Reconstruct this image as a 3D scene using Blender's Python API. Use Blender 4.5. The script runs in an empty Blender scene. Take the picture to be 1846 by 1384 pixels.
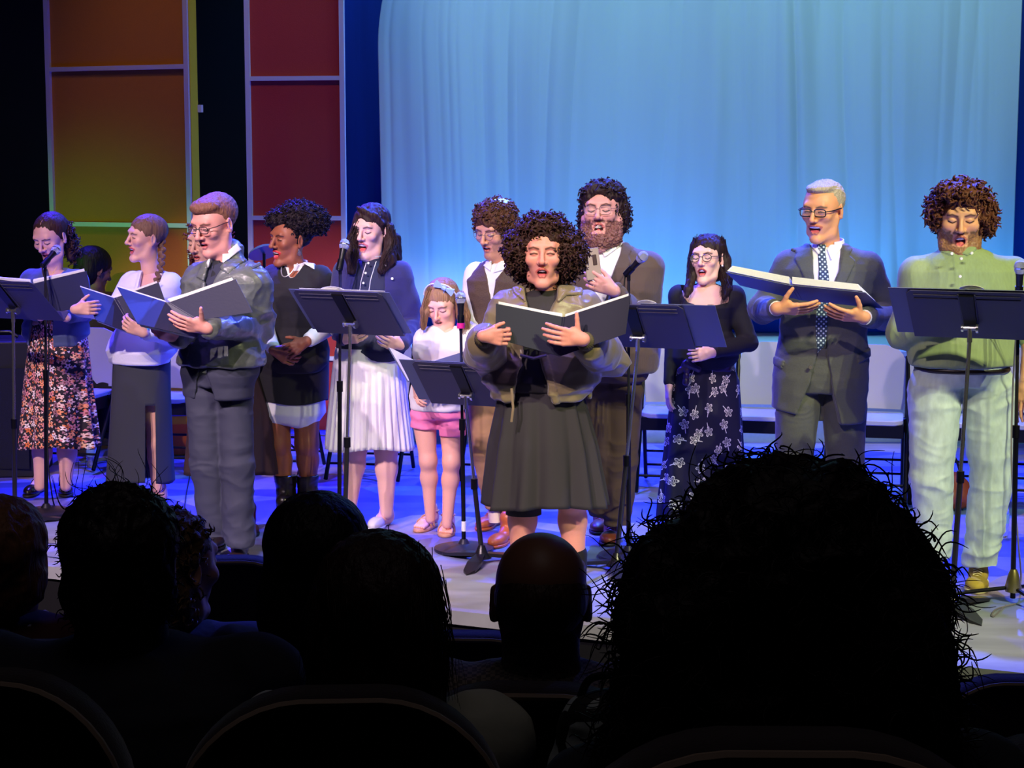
import bpy, math, random
import numpy as np
from mathutils import Vector, Matrix, Euler
C = bpy.context.scene.collection
PI = math.pi
# ------------------------------------------------------------------ camera
FPX, HZ, CAMH = 3200.0, 300.0, 1.9
TH = math.atan((692.0-HZ)/FPX)
cam = bpy.data.cameras.new('camera'); camo = bpy.data.objects.new('camera', cam); C.objects.link(camo)
camo.location = (0, 0, CAMH); camo.rotation_euler = (PI/2-TH, 0, 0)
cam.sensor_width = 36.0; cam.lens = FPX/1846.0*36.0; cam.clip_end = 100
bpy.context.scene.camera = camo
vs = bpy.context.scene.view_settings
vs.view_transform = 'Standard'; vs.look = 'None'; vs.gamma = 1; vs.use_curve_mapping = False; vs.exposure = 0.0
# ------------------------------------------------------------------ world and stage lights
wd = bpy.data.worlds.new('world'); bpy.context.scene.world = wd; wd.use_nodes = True
wd.node_tree.nodes['Background'].inputs[0].default_value = (0.45, 0.42, 0.62, 1)
wd.node_tree.nodes['Background'].inputs[1].default_value = 0.0055

def spot(name, loc, to, col, power, deg, blend=0.3, rad=0.06, gobo=None):
    l = bpy.data.lights.new(name, 'SPOT'); o = bpy.data.objects.new(name, l); C.objects.link(o)
    o.location = loc; d = Vector(to)-Vector(loc); o.rotation_euler = d.to_track_quat('-Z', 'Y').to_euler()
    l.color = col; l.energy = power; l.spot_size = math.radians(deg); l.spot_blend = blend; l.shadow_soft_size = rad
    if gobo:
        l.use_nodes = True; nt = l.node_tree; em = nt.nodes['Emission']
        tc = nt.nodes.new('ShaderNodeTexCoord'); sep = nt.nodes.new('ShaderNodeMapping')
        sep.inputs['Scale'].default_value = (gobo[0], gobo[0], gobo[0])
        vo = nt.nodes.new('ShaderNodeTexVoronoi'); vo.inputs['Scale'].default_value = gobo[1]
        cr = nt.nodes.new('ShaderNodeValToRGB'); cr.color_ramp.interpolation = 'CONSTANT'
        cr.color_ramp.elements[0].color = (1, 1, 1, 1); cr.color_ramp.elements[1].position = gobo[2]
        cr.color_ramp.elements[1].color = (gobo[3], gobo[3], gobo[3], 1)
        se = nt.nodes.new('ShaderNodeSeparateColor')
        nt.links.new(tc.outputs['Normal'], sep.inputs[0]); nt.links.new(sep.outputs[0], vo.inputs['Vector'])
        nt.links.new(vo.outputs['Color'], se.inputs[0]); nt.links.new(se.outputs[0], cr.inputs[0])
        nt.links.new(cr.outputs[0], em.inputs['Color'])
    return o
# front of house keys: pinkish from house left, yellow-green from house right
PINK, WARM, LIME = (1.0, 0.76, 0.84), (1.0, 0.84, 0.72), (0.95, 0.95, 0.50)
for nm, x, tx, ty, c, p in (('left', -4.6, -2.2, 9.0, PINK, 2700), ('left', -3.4, -0.9, 9.0, PINK, 2000), ('middle', -2.0, 0.25, 8.6, PINK, 1500), ('right', 3.4, 0.5, 8.4, LIME, 900),
                        ('right', 4.2, 1.5, 8.5, LIME, 1500), ('right', 5.0, 2.5, 8.2, LIME, 1800)):
    spot('key_light_'+nm, (x, 1.0, 6.5), (tx, ty, 0.75), c, p, 25, 0.3)
# deep blue and violet washes from above and behind
spot('blue_back_light_left', (-3.5, 13.0, 6.2), (-1.6, 9.3, 0), (0.05, 0.03, 1.0), 6800, 62, 0.5, gobo=(1, 7, .55, .45))
spot('blue_back_light_right', (3.4, 12.6, 6.2), (1.2, 8.8, 0), (0.06, 0.10, 1.0), 6800, 62, 0.5, gobo=(1, 7, .55, .45))
spot('blue_back_light_middle', (0.2, 13.0, 6.4), (0.0, 9.6, 0), (0.04, 0.09, 1.0), 6800, 60, 0.5, gobo=(1, 9, .5, .4))
spot('violet_top_light_left', (-2.0, 8.0, 6.5), (-1.8, 9.0, 0), (0.30, 0.14, 1.0), 450, 55, 0.5, gobo=(1, 8, .5, .2))
spot('violet_top_light_right', (2.4, 7.0, 6.5), (2.2, 7.6, 0), (0.5, 0.35, 1.0), 500, 60, 0.5, gobo=(1, 8, .5, .2))
spot('teal_top_light', (0.6, 9.5, 6.5), (0.5, 10.6, 0), (0.10, 0.55, 0.8), 700, 55, 0.5, gobo=(1, 10, .5, .15))
# cyc lights
for i, (x, p) in enumerate([(-0.8, 95), (0.3, 60), (1.6, 120), (2.7, 80), (3.9, 80)]):
    spot('cyc_top_light', (x, 12.1, 5.3), (x, 13.2, 3.1), (0.30, 0.78, 0.74), p*1.1, 95, 0.9, 0.15)
for x in (-0.4, 1.0, 2.4, 3.6):
    spot('cyc_foot_light', (x, 12.55, 0.75), (x, 13.2, 1.25), (0.02, 0.30, 0.95), 42, 120, 1.0, 0.1)
spot('cyc_wash_light_left', (-1.2, 8.6, 6.8), (1.6, 13.2, 2.9), (0.25, 0.43, 0.50), 1250, 46, 0.5, 0.06)
spot('cyc_wash_light_right', (6.4, 9.0, 6.6), (1.6, 13.2, 2.9), (0.25, 0.42, 0.50), 1000, 44, 0.5, 0.06)
spot('blue_wall_light', (-1.2, 12.3, 5.5), (-1.0, 13.7, 2.5), (0.03, 0.12, 1.0), 130, 70, 0.9, 0.1)
# panel lights
spot('amber_panel_light', (-3.2, 9.0, 6.5), (-3.35, 11.6, 3.2), (1.0, 0.68, 0.36), 55, 40, 0.8, 0.1)
spot('green_panel_light', (-3.7, 11.1, 1.15), (-2.9, 12.4, 1.15), (0.20, 1.0, 0.08), 34, 80, 1.0, 0.08)
spot('red_panel_light', (-1.6, 9.6, 6.5), (-1.9, 12.0, 2.4), (1.0, 0.60, 0.30), 190, 40, 0.8, 0.1)
# faint house light over the audience
hl = bpy.data.lights.new('house_light', 'AREA'); hl.energy = 17.0; hl.size = 3.0; hl.color = (1.0, .85, .85); ho = bpy.data.objects.new('house_light', hl); C.objects.link(ho); ho.location = (0, 1.5, 7.4)

# ------------------------------------------------------------------ maths helpers
def W(px, py, Y):
    d = np.array([(px-923.0)/FPX, 0, 0]) + np.array([0, math.cos(TH), -math.sin(TH)]) + (692.0-py)/FPX*np.array([0, math.sin(TH), math.cos(TH)])
    return np.array([0, 0, CAMH]) + d*(Y/d[1])
def G(px, py, z=0.0):
    d = np.array([(px-923.0)/FPX, 0, 0]) + np.array([0, math.cos(TH), -math.sin(TH)]) + (692.0-py)/FPX*np.array([0, math.sin(TH), math.cos(TH)])
    return np.array([0, 0, CAMH]) + d*((z-CAMH)/d[2])
def nrm(v):
    v = np.asarray(v, float); return v/max(1e-9, np.linalg.norm(v))
def rotm(yaw, pitch=0, roll=0):
    # columns are image-right, back, up of a figure facing the camera; yaw > 0 turns to image left, pitch > 0 looks down, roll > 0 tilts crown to image right
    return np.array((Matrix.Rotation(-yaw, 3, 'Z') @ Matrix.Rotation(pitch, 3, 'X') @ Matrix.Rotation(roll, 3, 'Y')))
def lin(c):
    c = np.asarray(c, float)/255.0
    return np.where(c <= 0.04045, c/12.92, ((c+0.055)/1.055)**2.4)
def vnoise(P, freq, seed=0):
    P = np.asarray(P, float)*np.asarray(freq, float)+seed*17.37
    I = np.floor(P).astype(np.int64); f = P-I; u = f*f*(3-2*f)
    def h(a, b, c):
        n = (a*73856093) ^ (b*19349663) ^ (c*83492791) ^ (seed*2654435761 & 0xffffff)
        n = (n ^ (n >> 13))*1274126177 & 0x7fffffff
        n = (n ^ (n >> 16)) & 0xffff
        return n/32767.5-1
    r = 0
    for a in (0, 1):
        for b in (0, 1):
            for c in (0, 1):
                w = (u[..., 0] if a else 1-u[..., 0])*(u[..., 1] if b else 1-u[..., 1])*(u[..., 2] if c else 1-u[..., 2])
                r = r+w*h(I[..., 0]+a, I[..., 1]+b, I[..., 2]+c)
    return r
def ridge(P, freq, seed=0):
    return 1-2*np.abs(vnoise(P, freq, seed))
# ------------------------------------------------------------------ materials
def mat(name, col, rough=0.6, metal=0.0, bump=0.0, bscale=(40, 40, 40), var=0.0, spec=0.4, attr=False, sheen=0.0, sss=0.0, tex=None):
    m = bpy.data.materials.new(name); m.use_nodes = True; nt = m.node_tree; b = nt.nodes['Principled BSDF']
    c = list(lin(col))+[1]
    b.inputs['Base Color'].default_value = c; b.inputs['Roughness'].default_value = rough; b.inputs['Metallic'].default_value = metal
    b.inputs['Specular IOR Level'].default_value = spec
    if sheen: b.inputs['Sheen Weight'].default_value = sheen
    if sss:
        b.inputs['Subsurface Weight'].default_value = sss; b.inputs['Subsurface Radius'].default_value = (0.012, 0.005, 0.003); b.inputs['Subsurface Scale'].default_value = 1
    tc = nt.nodes.new('ShaderNodeTexCoord'); mp = nt.nodes.new('ShaderNodeMapping'); mp.inputs['Scale'].default_value = bscale
    nt.links.new(tc.outputs['Object'], mp.inputs[0])
    nz = nt.nodes.new('ShaderNodeTexNoise'); nz.inputs['Scale'].default_value = 1; nz.inputs['Detail'].default_value = 4
    nt.links.new(mp.outputs[0], nz.inputs['Vector'])
    src = None
    if attr:
        a = nt.nodes.new('ShaderNodeAttribute'); a.attribute_name = 'col'; src = a.outputs['Color']
    mx = nt.nodes.new('ShaderNodeMix'); mx.data_type = 'RGBA'; mx.blend_type = 'MULTIPLY'; mx.inputs[0].default_value = 1
    if src: nt.links.new(src, mx.inputs[6])
    else: mx.inputs[6].default_value = c
    mr = nt.nodes.new('ShaderNodeMapRange'); mr.inputs['From Min'].default_value = 0.3; mr.inputs['From Max'].default_value = 0.7
    mr.inputs['To Min'].default_value = 1-var; mr.inputs['To Max'].default_value = 1+var
    nt.links.new(nz.outputs[0], mr.inputs[0]); nt.links.new(mr.outputs[0], mx.inputs[7]); nt.links.new(mx.outputs[2], b.inputs['Base Color'])
    if bump:
        bp = nt.nodes.new('ShaderNodeBump'); bp.inputs['Strength'].default_value = bump; bp.inputs['Distance'].default_value = 0.01
        nt.links.new(nz.outputs[0], bp.inputs['Height']); nt.links.new(bp.outputs[0], b.inputs['Normal'])
    if tex: tex(nt, b, tc, mx)
    return m
# ------------------------------------------------------------------ object helpers
def tag(o, label=None, cat=None, group=None, kind=None):
    if label: o['label'] = label
    if cat: o['category'] = cat
    if group: o['group'] = group
    if kind: o['kind'] = kind
    return o
def empty(name, loc, label=None, cat=None, group=None):
    o = bpy.data.objects.new(name, None); C.objects.link(o); o.location = [float(v) for v in loc]; o.empty_display_size = 0.1
    return tag(o, label, cat, group)
def worldloc(p):
    v = np.zeros(3)
    while p is not None:
        v = v+np.array(p.location); p = p.parent
    return v
def mk(name, V, Fc, m, parent=None, smooth=True, col=None):
    V = np.asarray(V, float)
    if parent is not None: V = V-worldloc(parent)
    me = bpy.data.meshes.new(name)
    if isinstance(Fc, np.ndarray):
        n = len(V); k = len(Fc); w = Fc.shape[1]
        me.vertices.add(n); me.vertices.foreach_set('co', V.astype(np.float32).ravel())
        me.loops.add(k*w); me.loops.foreach_set('vertex_index', Fc.astype(np.int32).ravel())
        me.polygons.add(k); me.polygons.foreach_set('loop_start', (np.arange(k)*w).astype(np.int32))
        me.update(calc_edges=True)
    else:
        me.from_pydata([tuple(v) for v in V], [], [tuple(f) for f in Fc])
    me.polygons.foreach_set('use_smooth', np.full(len(me.polygons), bool(smooth)))
    if col is not None:
        a = me.color_attributes.new('col', 'FLOAT_COLOR', 'POINT')
        cc = np.ones((len(V), 4), np.float32); cc[:, :3] = col; a.data.foreach_set('color', cc.ravel())
    me.materials.append(m); me.validate(); me.update()
    o = bpy.data.objects.new(name, me); C.objects.link(o)
    if parent is not None: o.parent = parent
    return o
def auto_sharp(o, deg=40):
    me = o.data
    me.set_sharp_from_angle(angle=math.radians(deg)); return o
class MB:
    def __init__(s): s.v = []; s.f = []; s.n = 0
    def add(s, V, F):
        V = np.asarray(V, float); s.v.append(V)
        s.f.extend([tuple(int(i)+s.n for i in f) for f in F]); s.n += len(V); return s
    def box(s, c, size, R=None, taper=1.0):
        h = np.array(size)/2.0
        V = np.array([[x, y, z] for z in (-1, 1) for y in (-1, 1) for x in (-1, 1)], float)*h
        V[4:, :2] *= taper
        if R is not None: V = V@np.asarray(R).T
        return s.add(V+np.array(c), [(0, 2, 3, 1), (4, 5, 7, 6), (0, 1, 5, 4), (2, 6, 7, 3), (0, 4, 6, 2), (1, 3, 7, 5)])
    def tube(s, pts, r, n=10, closed=False):
        V, F = tubeg(pts, r, n, closed); V = list(V); F = [tuple(f) for f in F]
        if not closed:
            m = len(pts); F.append(tuple(range(n-1, -1, -1))); F.append(tuple(range((m-1)*n, m*n)))
        return s.add(V, F)
    def lathe(s, c, prof, n=24, R=None):
        V = []; F = []
        for r, z in prof:
            for i in range(n):
                a = 2*PI*i/n; V.append((r*math.cos(a), r*math.sin(a), z))
        for j in range(len(prof)-1):
            for i in range(n):
                F.append((j*n+i, j*n+(i+1) % n, (j+1)*n+(i+1) % n, (j+1)*n+i))
        F.append(tuple(range(n-1, -1, -1))); F.append(tuple(range((len(prof)-1)*n, len(prof)*n)))
        V = np.array(V)
        if R is not None: V = V@np.asarray(R).T
        return s.add(V+np.array(c), F)
    def plate(s, q, t, nv=None):
        # outline polygon with thickness t along its normal
        q = np.asarray(q, float)
        n = nrm(np.cross(q[1]-q[0], q[2]-q[0])) if nv is None else nrm(nv)
        k = len(q); V = np.concatenate([q-n*t/2, q+n*t/2])
        F = [tuple(range(k-1, -1, -1)), tuple(range(k, 2*k))]+[(i, (i+1) % k, k+(i+1) % k, k+i) for i in range(k)]
        return s.add(V, F)
    def build(s, name, m, parent=None, smooth=True, sharp=35, bevel=0):
        o = mk(name, np.concatenate(s.v), s.f, m, parent, smooth)
        if bevel:
            md = o.modifiers.new('bevel', 'BEVEL'); md.width = bevel; md.segments = 2; md.limit_method = 'ANGLE'
        if smooth and sharp: auto_sharp(o, sharp)
        return o
def tubeg(pts, r, n=6, closed=False):
    P = np.asarray(pts, float); m = len(P); r = np.broadcast_to(np.asarray(r, float), (m,))
    T = np.gradient(P, axis=0) if not closed else np.roll(P, -1, 0)-np.roll(P, 1, 0)
    T /= np.maximum(1e-9, np.linalg.norm(T, axis=1))[:, None]
    up = np.array([0, 0, 1.0]) if abs(T[0][2]) < 0.9 else np.array([1.0, 0, 0])
    u = nrm(np.cross(T[0], up)); U = []
    for i in range(m):
        u = nrm(u-T[i]*np.dot(u, T[i])); U.append(u)
    U = np.array(U); B = np.cross(T, U)
    a = np.arange(n)*2*PI/n
    V = P[:, None]+r[:, None, None]*(np.cos(a)[None, :, None]*U[:, None]+np.sin(a)[None, :, None]*B[:, None])
    V = V.reshape(-1, 3); i = np.arange(m if closed else m-1)[:, None]; j = np.arange(n)[None]
    j2 = (j+1) % n; i2 = (i+1) % m
    F = np.stack([i*n+j, i*n+j2, i2*n+j2, i2*n+j], -1).reshape(-1, 4)
    return V, F
def spline(pts, n=12):
    P = np.asarray(pts, float); m = len(P)
    if m < 3: return np.array([P[0]+(P[-1]-P[0])*t for t in np.linspace(0, 1, n)])
    Q = np.vstack([2*P[0]-P[1], P, 2*P[-1]-P[-2]]); out = []
    for i in range(1, m):
        for t in np.linspace(0, 1, n, endpoint=False):
            a, b, c, d = Q[i-1], Q[i], Q[i+1], Q[i+2]
            out.append(0.5*((2*b)+(c-a)*t+(2*a-5*b+4*c-d)*t*t+(3*b-a-3*c+d)*t**3))
    out.append(P[-1]); return np.array(out)
# ------------------------------------------------------------------ implicit surfaces
def surf_nets(F, xs, ys, zs):
    S = F < 0
    nx, ny, nz = F.shape
    cnt = np.zeros((nx-1, ny-1, nz-1), np.uint8)
    for a in (0, 1):
        for b in (0, 1):
            for c in (0, 1): cnt += S[a:nx-1+a, b:ny-1+b, c:nz-1+c]
    I, J, K = np.nonzero((cnt > 0) & (cnt < 8))
    idm = np.full(cnt.shape, -1, np.int32); idm[I, J, K] = np.arange(len(I))
    acc = np.zeros((len(I), 3)); num = np.zeros(len(I))
    ax = [xs, ys, zs]
    cor = [(a, b, c) for a in (0, 1) for b in (0, 1) for c in (0, 1)]
    vals = {c: F[I+c[0], J+c[1], K+c[2]] for c in cor}
    pos = {c: np.stack([xs[I+c[0]], ys[J+c[1]], zs[K+c[2]]], -1) for c in cor}
    for c in cor:
        for d in range(3):
            if c[d] == 0:
                e = list(c); e[d] = 1; e = tuple(e)
                fa, fb = vals[c], vals[e]; mk_ = (fa < 0) != (fb < 0)
                t = np.where(mk_, fa/np.where(mk_, fa-fb, 1), 0)
                acc += np.where(mk_[:, None], pos[c]+(pos[e]-pos[c])*t[:, None], 0); num += mk_
    V = acc/num[:, None]
    Q = []
    for d in range(3):
        sl0 = [slice(None)]*3; sl1 = [slice(None)]*3; sl0[d] = slice(0, -1); sl1[d] = slice(1, None)
        ed = S[tuple(sl0)] != S[tuple(sl1)]
        o1, o2 = (d+1) % 3, (d+2) % 3
        idx = np.nonzero(ed); idx = [np.array(q) for q in idx]
        ok = (idx[o1] > 0) & (idx[o2] > 0) & (idx[o1] < F.shape[o1]-1) & (idx[o2] < F.shape[o2]-1)
        idx = [q[ok] for q in idx]
        def cell(a, b):
            q = [None]*3; q[d] = idx[d]; q[o1] = idx[o1]-a; q[o2] = idx[o2]-b; return idm[q[0], q[1], q[2]]
        q4 = np.stack([cell(1, 1), cell(0, 1), cell(0, 0), cell(1, 0)], -1)
        fl = S[idx[0], idx[1], idx[2]]
        q4 = np.where(fl[:, None], q4, q4[:, ::-1]); Q.append(q4)
    Q = np.concatenate(Q); Q = Q[(Q >= 0).all(1)]
    return V, Q
def smin(a, b, k):
    if k <= 0: return np.minimum(a, b)
    h = np.maximum(k-np.abs(a-b), 0)/k; return np.minimum(a, b)-h*h*k*0.25
def smax(a, b, k): return -smin(-a, -b, k)
def polyd(poly, X, Z):
    # signed distance to a 2-D polygon, negative inside
    poly = np.asarray(poly, float); n = len(poly)
    d = np.full(np.broadcast(X, Z).shape, 1e9); sgn = np.zeros(d.shape, bool)
    for i in range(n):
        ax_, az = poly[i]; bx, bz = poly[(i+1) % n]; ex, ez = bx-ax_, bz-az
        wx, wz = X-ax_, Z-az; t = np.clip((wx*ex+wz*ez)/(ex*ex+ez*ez+1e-12), 0, 1)
        d = np.minimum(d, (wx-ex*t)**2+(wz-ez*t)**2)
        c = ((az > Z) != (bz > Z)) & (X < (bx-ax_)*(Z-az)/(bz-az+1e-12)+ax_)
        sgn ^= c
    return np.where(sgn, -1, 1)*np.sqrt(d)
class Vol:
    def __init__(s): s.ops = []; s.lo = np.full(3, 1e9); s.hi = np.full(3, -1e9)
    def _grow(s, lo, hi): s.lo = np.minimum(s.lo, lo); s.hi = np.maximum(s.hi, hi)
    def cone(s, a, b, ra, rb, k=0.015, mode='add'):
        a = np.asarray(a, float); b = np.asarray(b, float); r = max(ra, rb); lo = np.minimum(a, b)-r; hi = np.maximum(a, b)+r
        def fn(X, Y, Z):
            e = b-a; L = e@e+1e-12
            px, py, pz = X-a[0], Y-a[1], Z-a[2]
            t = np.clip((px*e[0]+py*e[1]+pz*e[2])/L, 0, 1)
            return np.sqrt((px-e[0]*t)**2+(py-e[1]*t)**2+(pz-e[2]*t)**2)-(ra+(rb-ra)*t)
        if mode == 'add': s._grow(lo, hi)
        s.ops.append((mode, fn, k, lo, hi)); return s
    def chain(s, pts, rs, k=0.015, mode='add'):
        for i in range(len(pts)-1): s.cone(pts[i], pts[i+1], rs[i], rs[i+1], k, mode)
        return s
    def ell(s, c, r, R=None, k=0.015, mode='add'):
        c = np.asarray(c, float); r = np.asarray(r, float); Rm = np.eye(3) if R is None else np.asarray(R)
        ext = np.sqrt(((Rm*r)**2).sum(1)); lo = c-ext; hi = c+ext
        def fn(X, Y, Z):
            px, py, pz = X-c[0], Y-c[1], Z-c[2]
            q = [(px*Rm[0, i]+py*Rm[1, i]+pz*Rm[2, i])/r[i] for i in range(3)]
            k0 = np.sqrt(q[0]**2+q[1]**2+q[2]**2); k1 = np.sqrt((q[0]/r[0])**2+(q[1]/r[1])**2+(q[2]/r[2])**2)+1e-9
            return k0*(k0-1)/k1
        if mode == 'add': s._grow(lo, hi)
        s.ops.append((mode, fn, k, lo, hi)); return s
    def loft(s, secs, k=0.02, mode='add', p=2.3):
        # secs: (z, cx, cy, rx, ry, yaw), elliptical slices stacked in z
        S = np.array(sorted(secs, key=lambda q: q[0]), float); rm = S[:, 3:5].max()
        lo = np.array([S[:, 1].min()-rm, S[:, 2].min()-rm, S[0, 0]]); hi = np.array([S[:, 1].max()+rm, S[:, 2].max()+rm, S[-1, 0]])
        def fn(X, Y, Z):
            zz = np.clip(Z, S[0, 0], S[-1, 0])
            def ip(c): 
                # smooth (monotone-ish) interpolation
                return np.interp(zz, S[:, 0], S[:, c])
            cx, cy, rx, ry, yw = [ip(c) for c in range(1, 6)]
            ca, sa = np.cos(yw), np.sin(yw)
            u = (X-cx)*ca-(Y-cy)*sa; v = (X-cx)*sa+(Y-cy)*ca
            q = (np.abs(u/rx)**p+np.abs(v/ry)**p)**(1/p)
            d = (q-1)*np.minimum(rx, ry)
            dz = np.maximum(S[0, 0]-Z, Z-S[-1, 0])
            return smax(d, dz+0*d, 0.015)
        if mode == 'add': s._grow(lo, hi)
        s.ops.append((mode, fn, k, lo, hi)); return s
    def fn(s, f, mode='sub', k=0.006, lo=None, hi=None):
        s.ops.append((mode, f, k, lo, hi)); return s
    def field(s, fl): s.ops.append(('field', fl, 0, None, None)); return s
    def snap(s): s.ops.append(('snap', None, 0, None, None)); return s
    def mesh(s, h, pad=0.02):
        lo = s.lo-pad; hi = s.hi+pad
        n = np.ceil((hi-lo)/h).astype(int)+1
        xs, ys, zs = [lo[i]+h*np.arange(n[i]) for i in range(3)]
        F = np.full(tuple(n), 0.08, np.float32)
        X, Y, Z = xs[:, None, None], ys[None, :, None], zs[None, None, :]
        base = None
        for mode, f, k, l, u in s.ops:
            if mode == 'snap': base = F.copy(); continue
            if mode == 'field': F = np.asarray(f(F, base, X, Y, Z), np.float32); continue
            if l is None: sl = (slice(None),)*3
            else:
                m = k+0.03; i0 = np.clip(np.floor((l-m-lo)/h).astype(int), 0, n); i1 = np.clip(np.ceil((u+m-lo)/h).astype(int)+1, 0, n)
                sl = tuple(slice(i0[i], i1[i]) for i in range(3))
                if (i1 <= i0).any(): continue
            d = f(X[sl[0]], Y[:, sl[1]], Z[:, :, sl[2]])
            if mode == 'add': F[sl] = smin(F[sl], d, k)
            elif mode == 'sub': F[sl] = smax(F[sl], -d, k)
            else: F[sl] = smax(F[sl], d, k)
        for a in range(3):
            q = [slice(None)]*3; q[a] = 0; F[tuple(q)] = 0.08; q[a] = -1; F[tuple(q)] = 0.08
        return surf_nets(F, xs, ys, zs)
def vnorm(V, Q):
    n = np.cross(V[Q[:, 2]]-V[Q[:, 0]], V[Q[:, 3]]-V[Q[:, 1]]); N = np.zeros_like(V)
    for i in range(4): np.add.at(N, Q[:, i], n)
    return N/np.maximum(1e-12, np.linalg.norm(N, axis=1))[:, None]
def wrinkle(V, Q, amp, freq, seed=0, w=None, warp=0.03):
    N = vnorm(V, Q)
    U = V+warp*np.stack([vnoise(V, 9, seed+1), vnoise(V, 9, seed+2), vnoise(V, 9, seed+3)], -1)
    d = amp*(ridge(U, freq, seed)*0.65+ridge(U, np.asarray(freq)*2.1, seed+5)*0.35-0.25)
    if w is not None: d = d*w(V)
    return V+N*d[:, None]
# ------------------------------------------------------------------ figures
def soft(d, r, s=0.0015): return np.clip((r-d)/(2*s)+0.5, 0, 1)
def segd(p, a, b):
    a = np.asarray(a, float); b = np.asarray(b, float); e = b-a
    t = np.clip(((p-a)@e)/(e@e), 0, 1); return np.linalg.norm(p-a-t[:, None]*e, axis=1)
def head_mesh(Cn, R, s, skin, mouth=0.3, smile=0.0, eyes='down', brow=(60, 42, 36), lip=(170, 80, 80), beard=None, beardcol=(60, 35, 25), jaw=1.0,
              nose=1.0, teeth=True, neck=None, neckr=0.047, h=0.0026, wide=1.0, cheekpink=0.25, chest=None, ears=True, brow_up=0.0):
    Cn = np.asarray(Cn, float)
    T = lambda p: Cn+R@(np.asarray(p, float)*s)
    V = Vol(); mo = mouth*0.018
    def E(c, r, k=0.012, mode='add', Rl=None): V.ell(T(c), np.array(r)*s, R if Rl is None else R@Rl, k*s, mode)
    def K(a, b, ra, rb, k=0.01, mode='add'): V.cone(T(a), T(b), ra*s, rb*s, k*s, mode)
    E((0, 0.015, 0.033), (0.077*wide, 0.095, 0.084))
    E((0, -0.035, 0.012), (0.068*wide, 0.05, 0.07), 0.02)
    E((0, -0.032, -0.038), (0.059*jaw, 0.052, 0.062), 0.02)
    for x in (-1, 1):
        K((x*0.057*jaw*wide, 0.0, -0.04), (x*0.045*jaw, -0.02, -0.085-mo*0.6), 0.015, 0.015, 0.02)
        K((x*0.045*jaw, -0.02, -0.085-mo*0.6), (x*0.012, -0.068, -0.100-mo), 0.015, 0.016, 0.02)
        E((x*0.040*wide, -0.064, -0.022+smile*0.004), (0.024, 0.02, 0.020), 0.018)
    E((0, -0.070, -0.100-mo), (0.020, 0.019, 0.017), 0.018)
    K((-0.036, -0.077, 0.030), (0.036, -0.077, 0.030), 0.012, 0.012, 0.018)
    for x in (-1, 1):
        E((x*0.032, -0.098, 0.006), (0.020, 0.017, 0.013), 0.012, 'sub')
        E((x*0.031, -0.0745, 0.005), (0.0165, 0.0135, 0.0125), 0.004)
    K((0, -0.086, 0.018), (0, -0.107*1.0-0.003*nose, -0.026), 0.0075, 0.0095*nose, 0.010)
    E((0, -0.106-0.003*nose, -0.029), (0.0115*nose, 0.011, 0.0095), 0.006)
    for x in (-1, 1):
        E((x*0.0125*nose, -0.094, -0.032), (0.0085*nose, 0.011, 0.008), 0.006)
        E((x*0.006*nose, -0.104, -0.040), (0.004, 0.006, 0.003), 0.003, 'sub')
    # mouth
    E((0, -0.054, -0.058-mo*.5), (0.036, 0.031, 0.030+mo*.5), 0.018)
    wd_ = 0.021+0.007*smile; zc = -0.061; up = (0, -0.0905, zc+0.006+0.002*smile); lo = (0, -0.0855+mo*0.25, zc-0.007-mo*1.35)
    cn = [(x*wd_, -0.0765, zc-mo*0.35+smile*0.006) for x in (-1, 1)]
    for c in cn:
        K(c, (up[0]+c[0]*0.25, up[1], up[2]), 0.0032, 0.0046, 0.004)
        K(c, (lo[0]+c[0]*0.3, lo[1], lo[2]), 0.0032, 0.0052, 0.004)
    K((-wd_*0.25, up[1], up[2]), (wd_*0.25, up[1], up[2]), 0.0046, 0.0046, 0.004); K((-wd_*0.3, lo[1], lo[2]), (wd_*0.3, lo[1], lo[2]), 0.0052, 0.0052, 0.004)
    mz = (up[2]+lo[2])/2; mh = max(0.0022, (up[2]-lo[2])/2-0.0045)
    E((0, -0.092, mz), (wd_*0.9, 0.026, mh), 0.003, 'sub')
    if mouth > 0.25:
        if teeth: E((0, -0.079, mz+mh*0.66), (wd_*0.78, 0.009, mh*0.40), 0.002)
        E((0, -0.070, mz-mh*0.66), (wd_*0.6, 0.011, mh*0.36), 0.002)
    if ears:
        for x in (-1, 1):
            Rl = np.array(Matrix.Rotation(x*0.35, 3, 'Z'))
            E((x*0.080*wide, 0.012, -0.004), (0.0075, 0.019, 0.031), 0.006, 'add', Rl)
            E((x*0.087*wide, 0.008, 0.0), (0.005, 0.011, 0.019), 0.004, 'sub', Rl)
            K((x*0.079*wide, 0.004, -0.027), (x*0.080*wide, 0.006, -0.031), 0.008, 0.007, 0.005)
    if beard:
        for x in (-1, 1):
            K((x*0.062*jaw, -0.005, -0.03), (x*0.045*jaw, -0.04, -0.09-mo*0.8), 0.014+beard*0.3, 0.018+beard, 0.02)
            K((x*0.040*jaw, -0.045, -0.092-mo*0.8), (0, -0.070, -0.108-mo), 0.018+beard, 0.020+beard, 0.02)
    if neck is not None:
        V.cone(T((0, 0.012, -0.045)), np.asarray(neck, float), neckr*s, neckr*1.08, 0.035)
    Vt, Q = V.mesh(h, 0.012)
    L = ((Vt-Cn)@R)/s
    if beard:
        m = ((L[:, 2] < -0.035) & (L[:, 1] < 0.03)); N = vnorm(Vt, Q)
        msk = soft(np.maximum(np.abs(L[:, 2]+0.085+mo)/1.0-0.05, 0), 0.01, 0.01)*m
        Vt = Vt+N*(msk*0.007*beard/0.02*vnoise(L, 190, 3))[:, None]
    sk = lin(skin); col = np.tile(sk, (len(L), 1))
    def blend(c, a):
        nonlocal col
        col = col*(1-a[:, None])+lin(c)[None]*a[:, None]
    fr = (L[:, 1] < -0.03)
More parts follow.
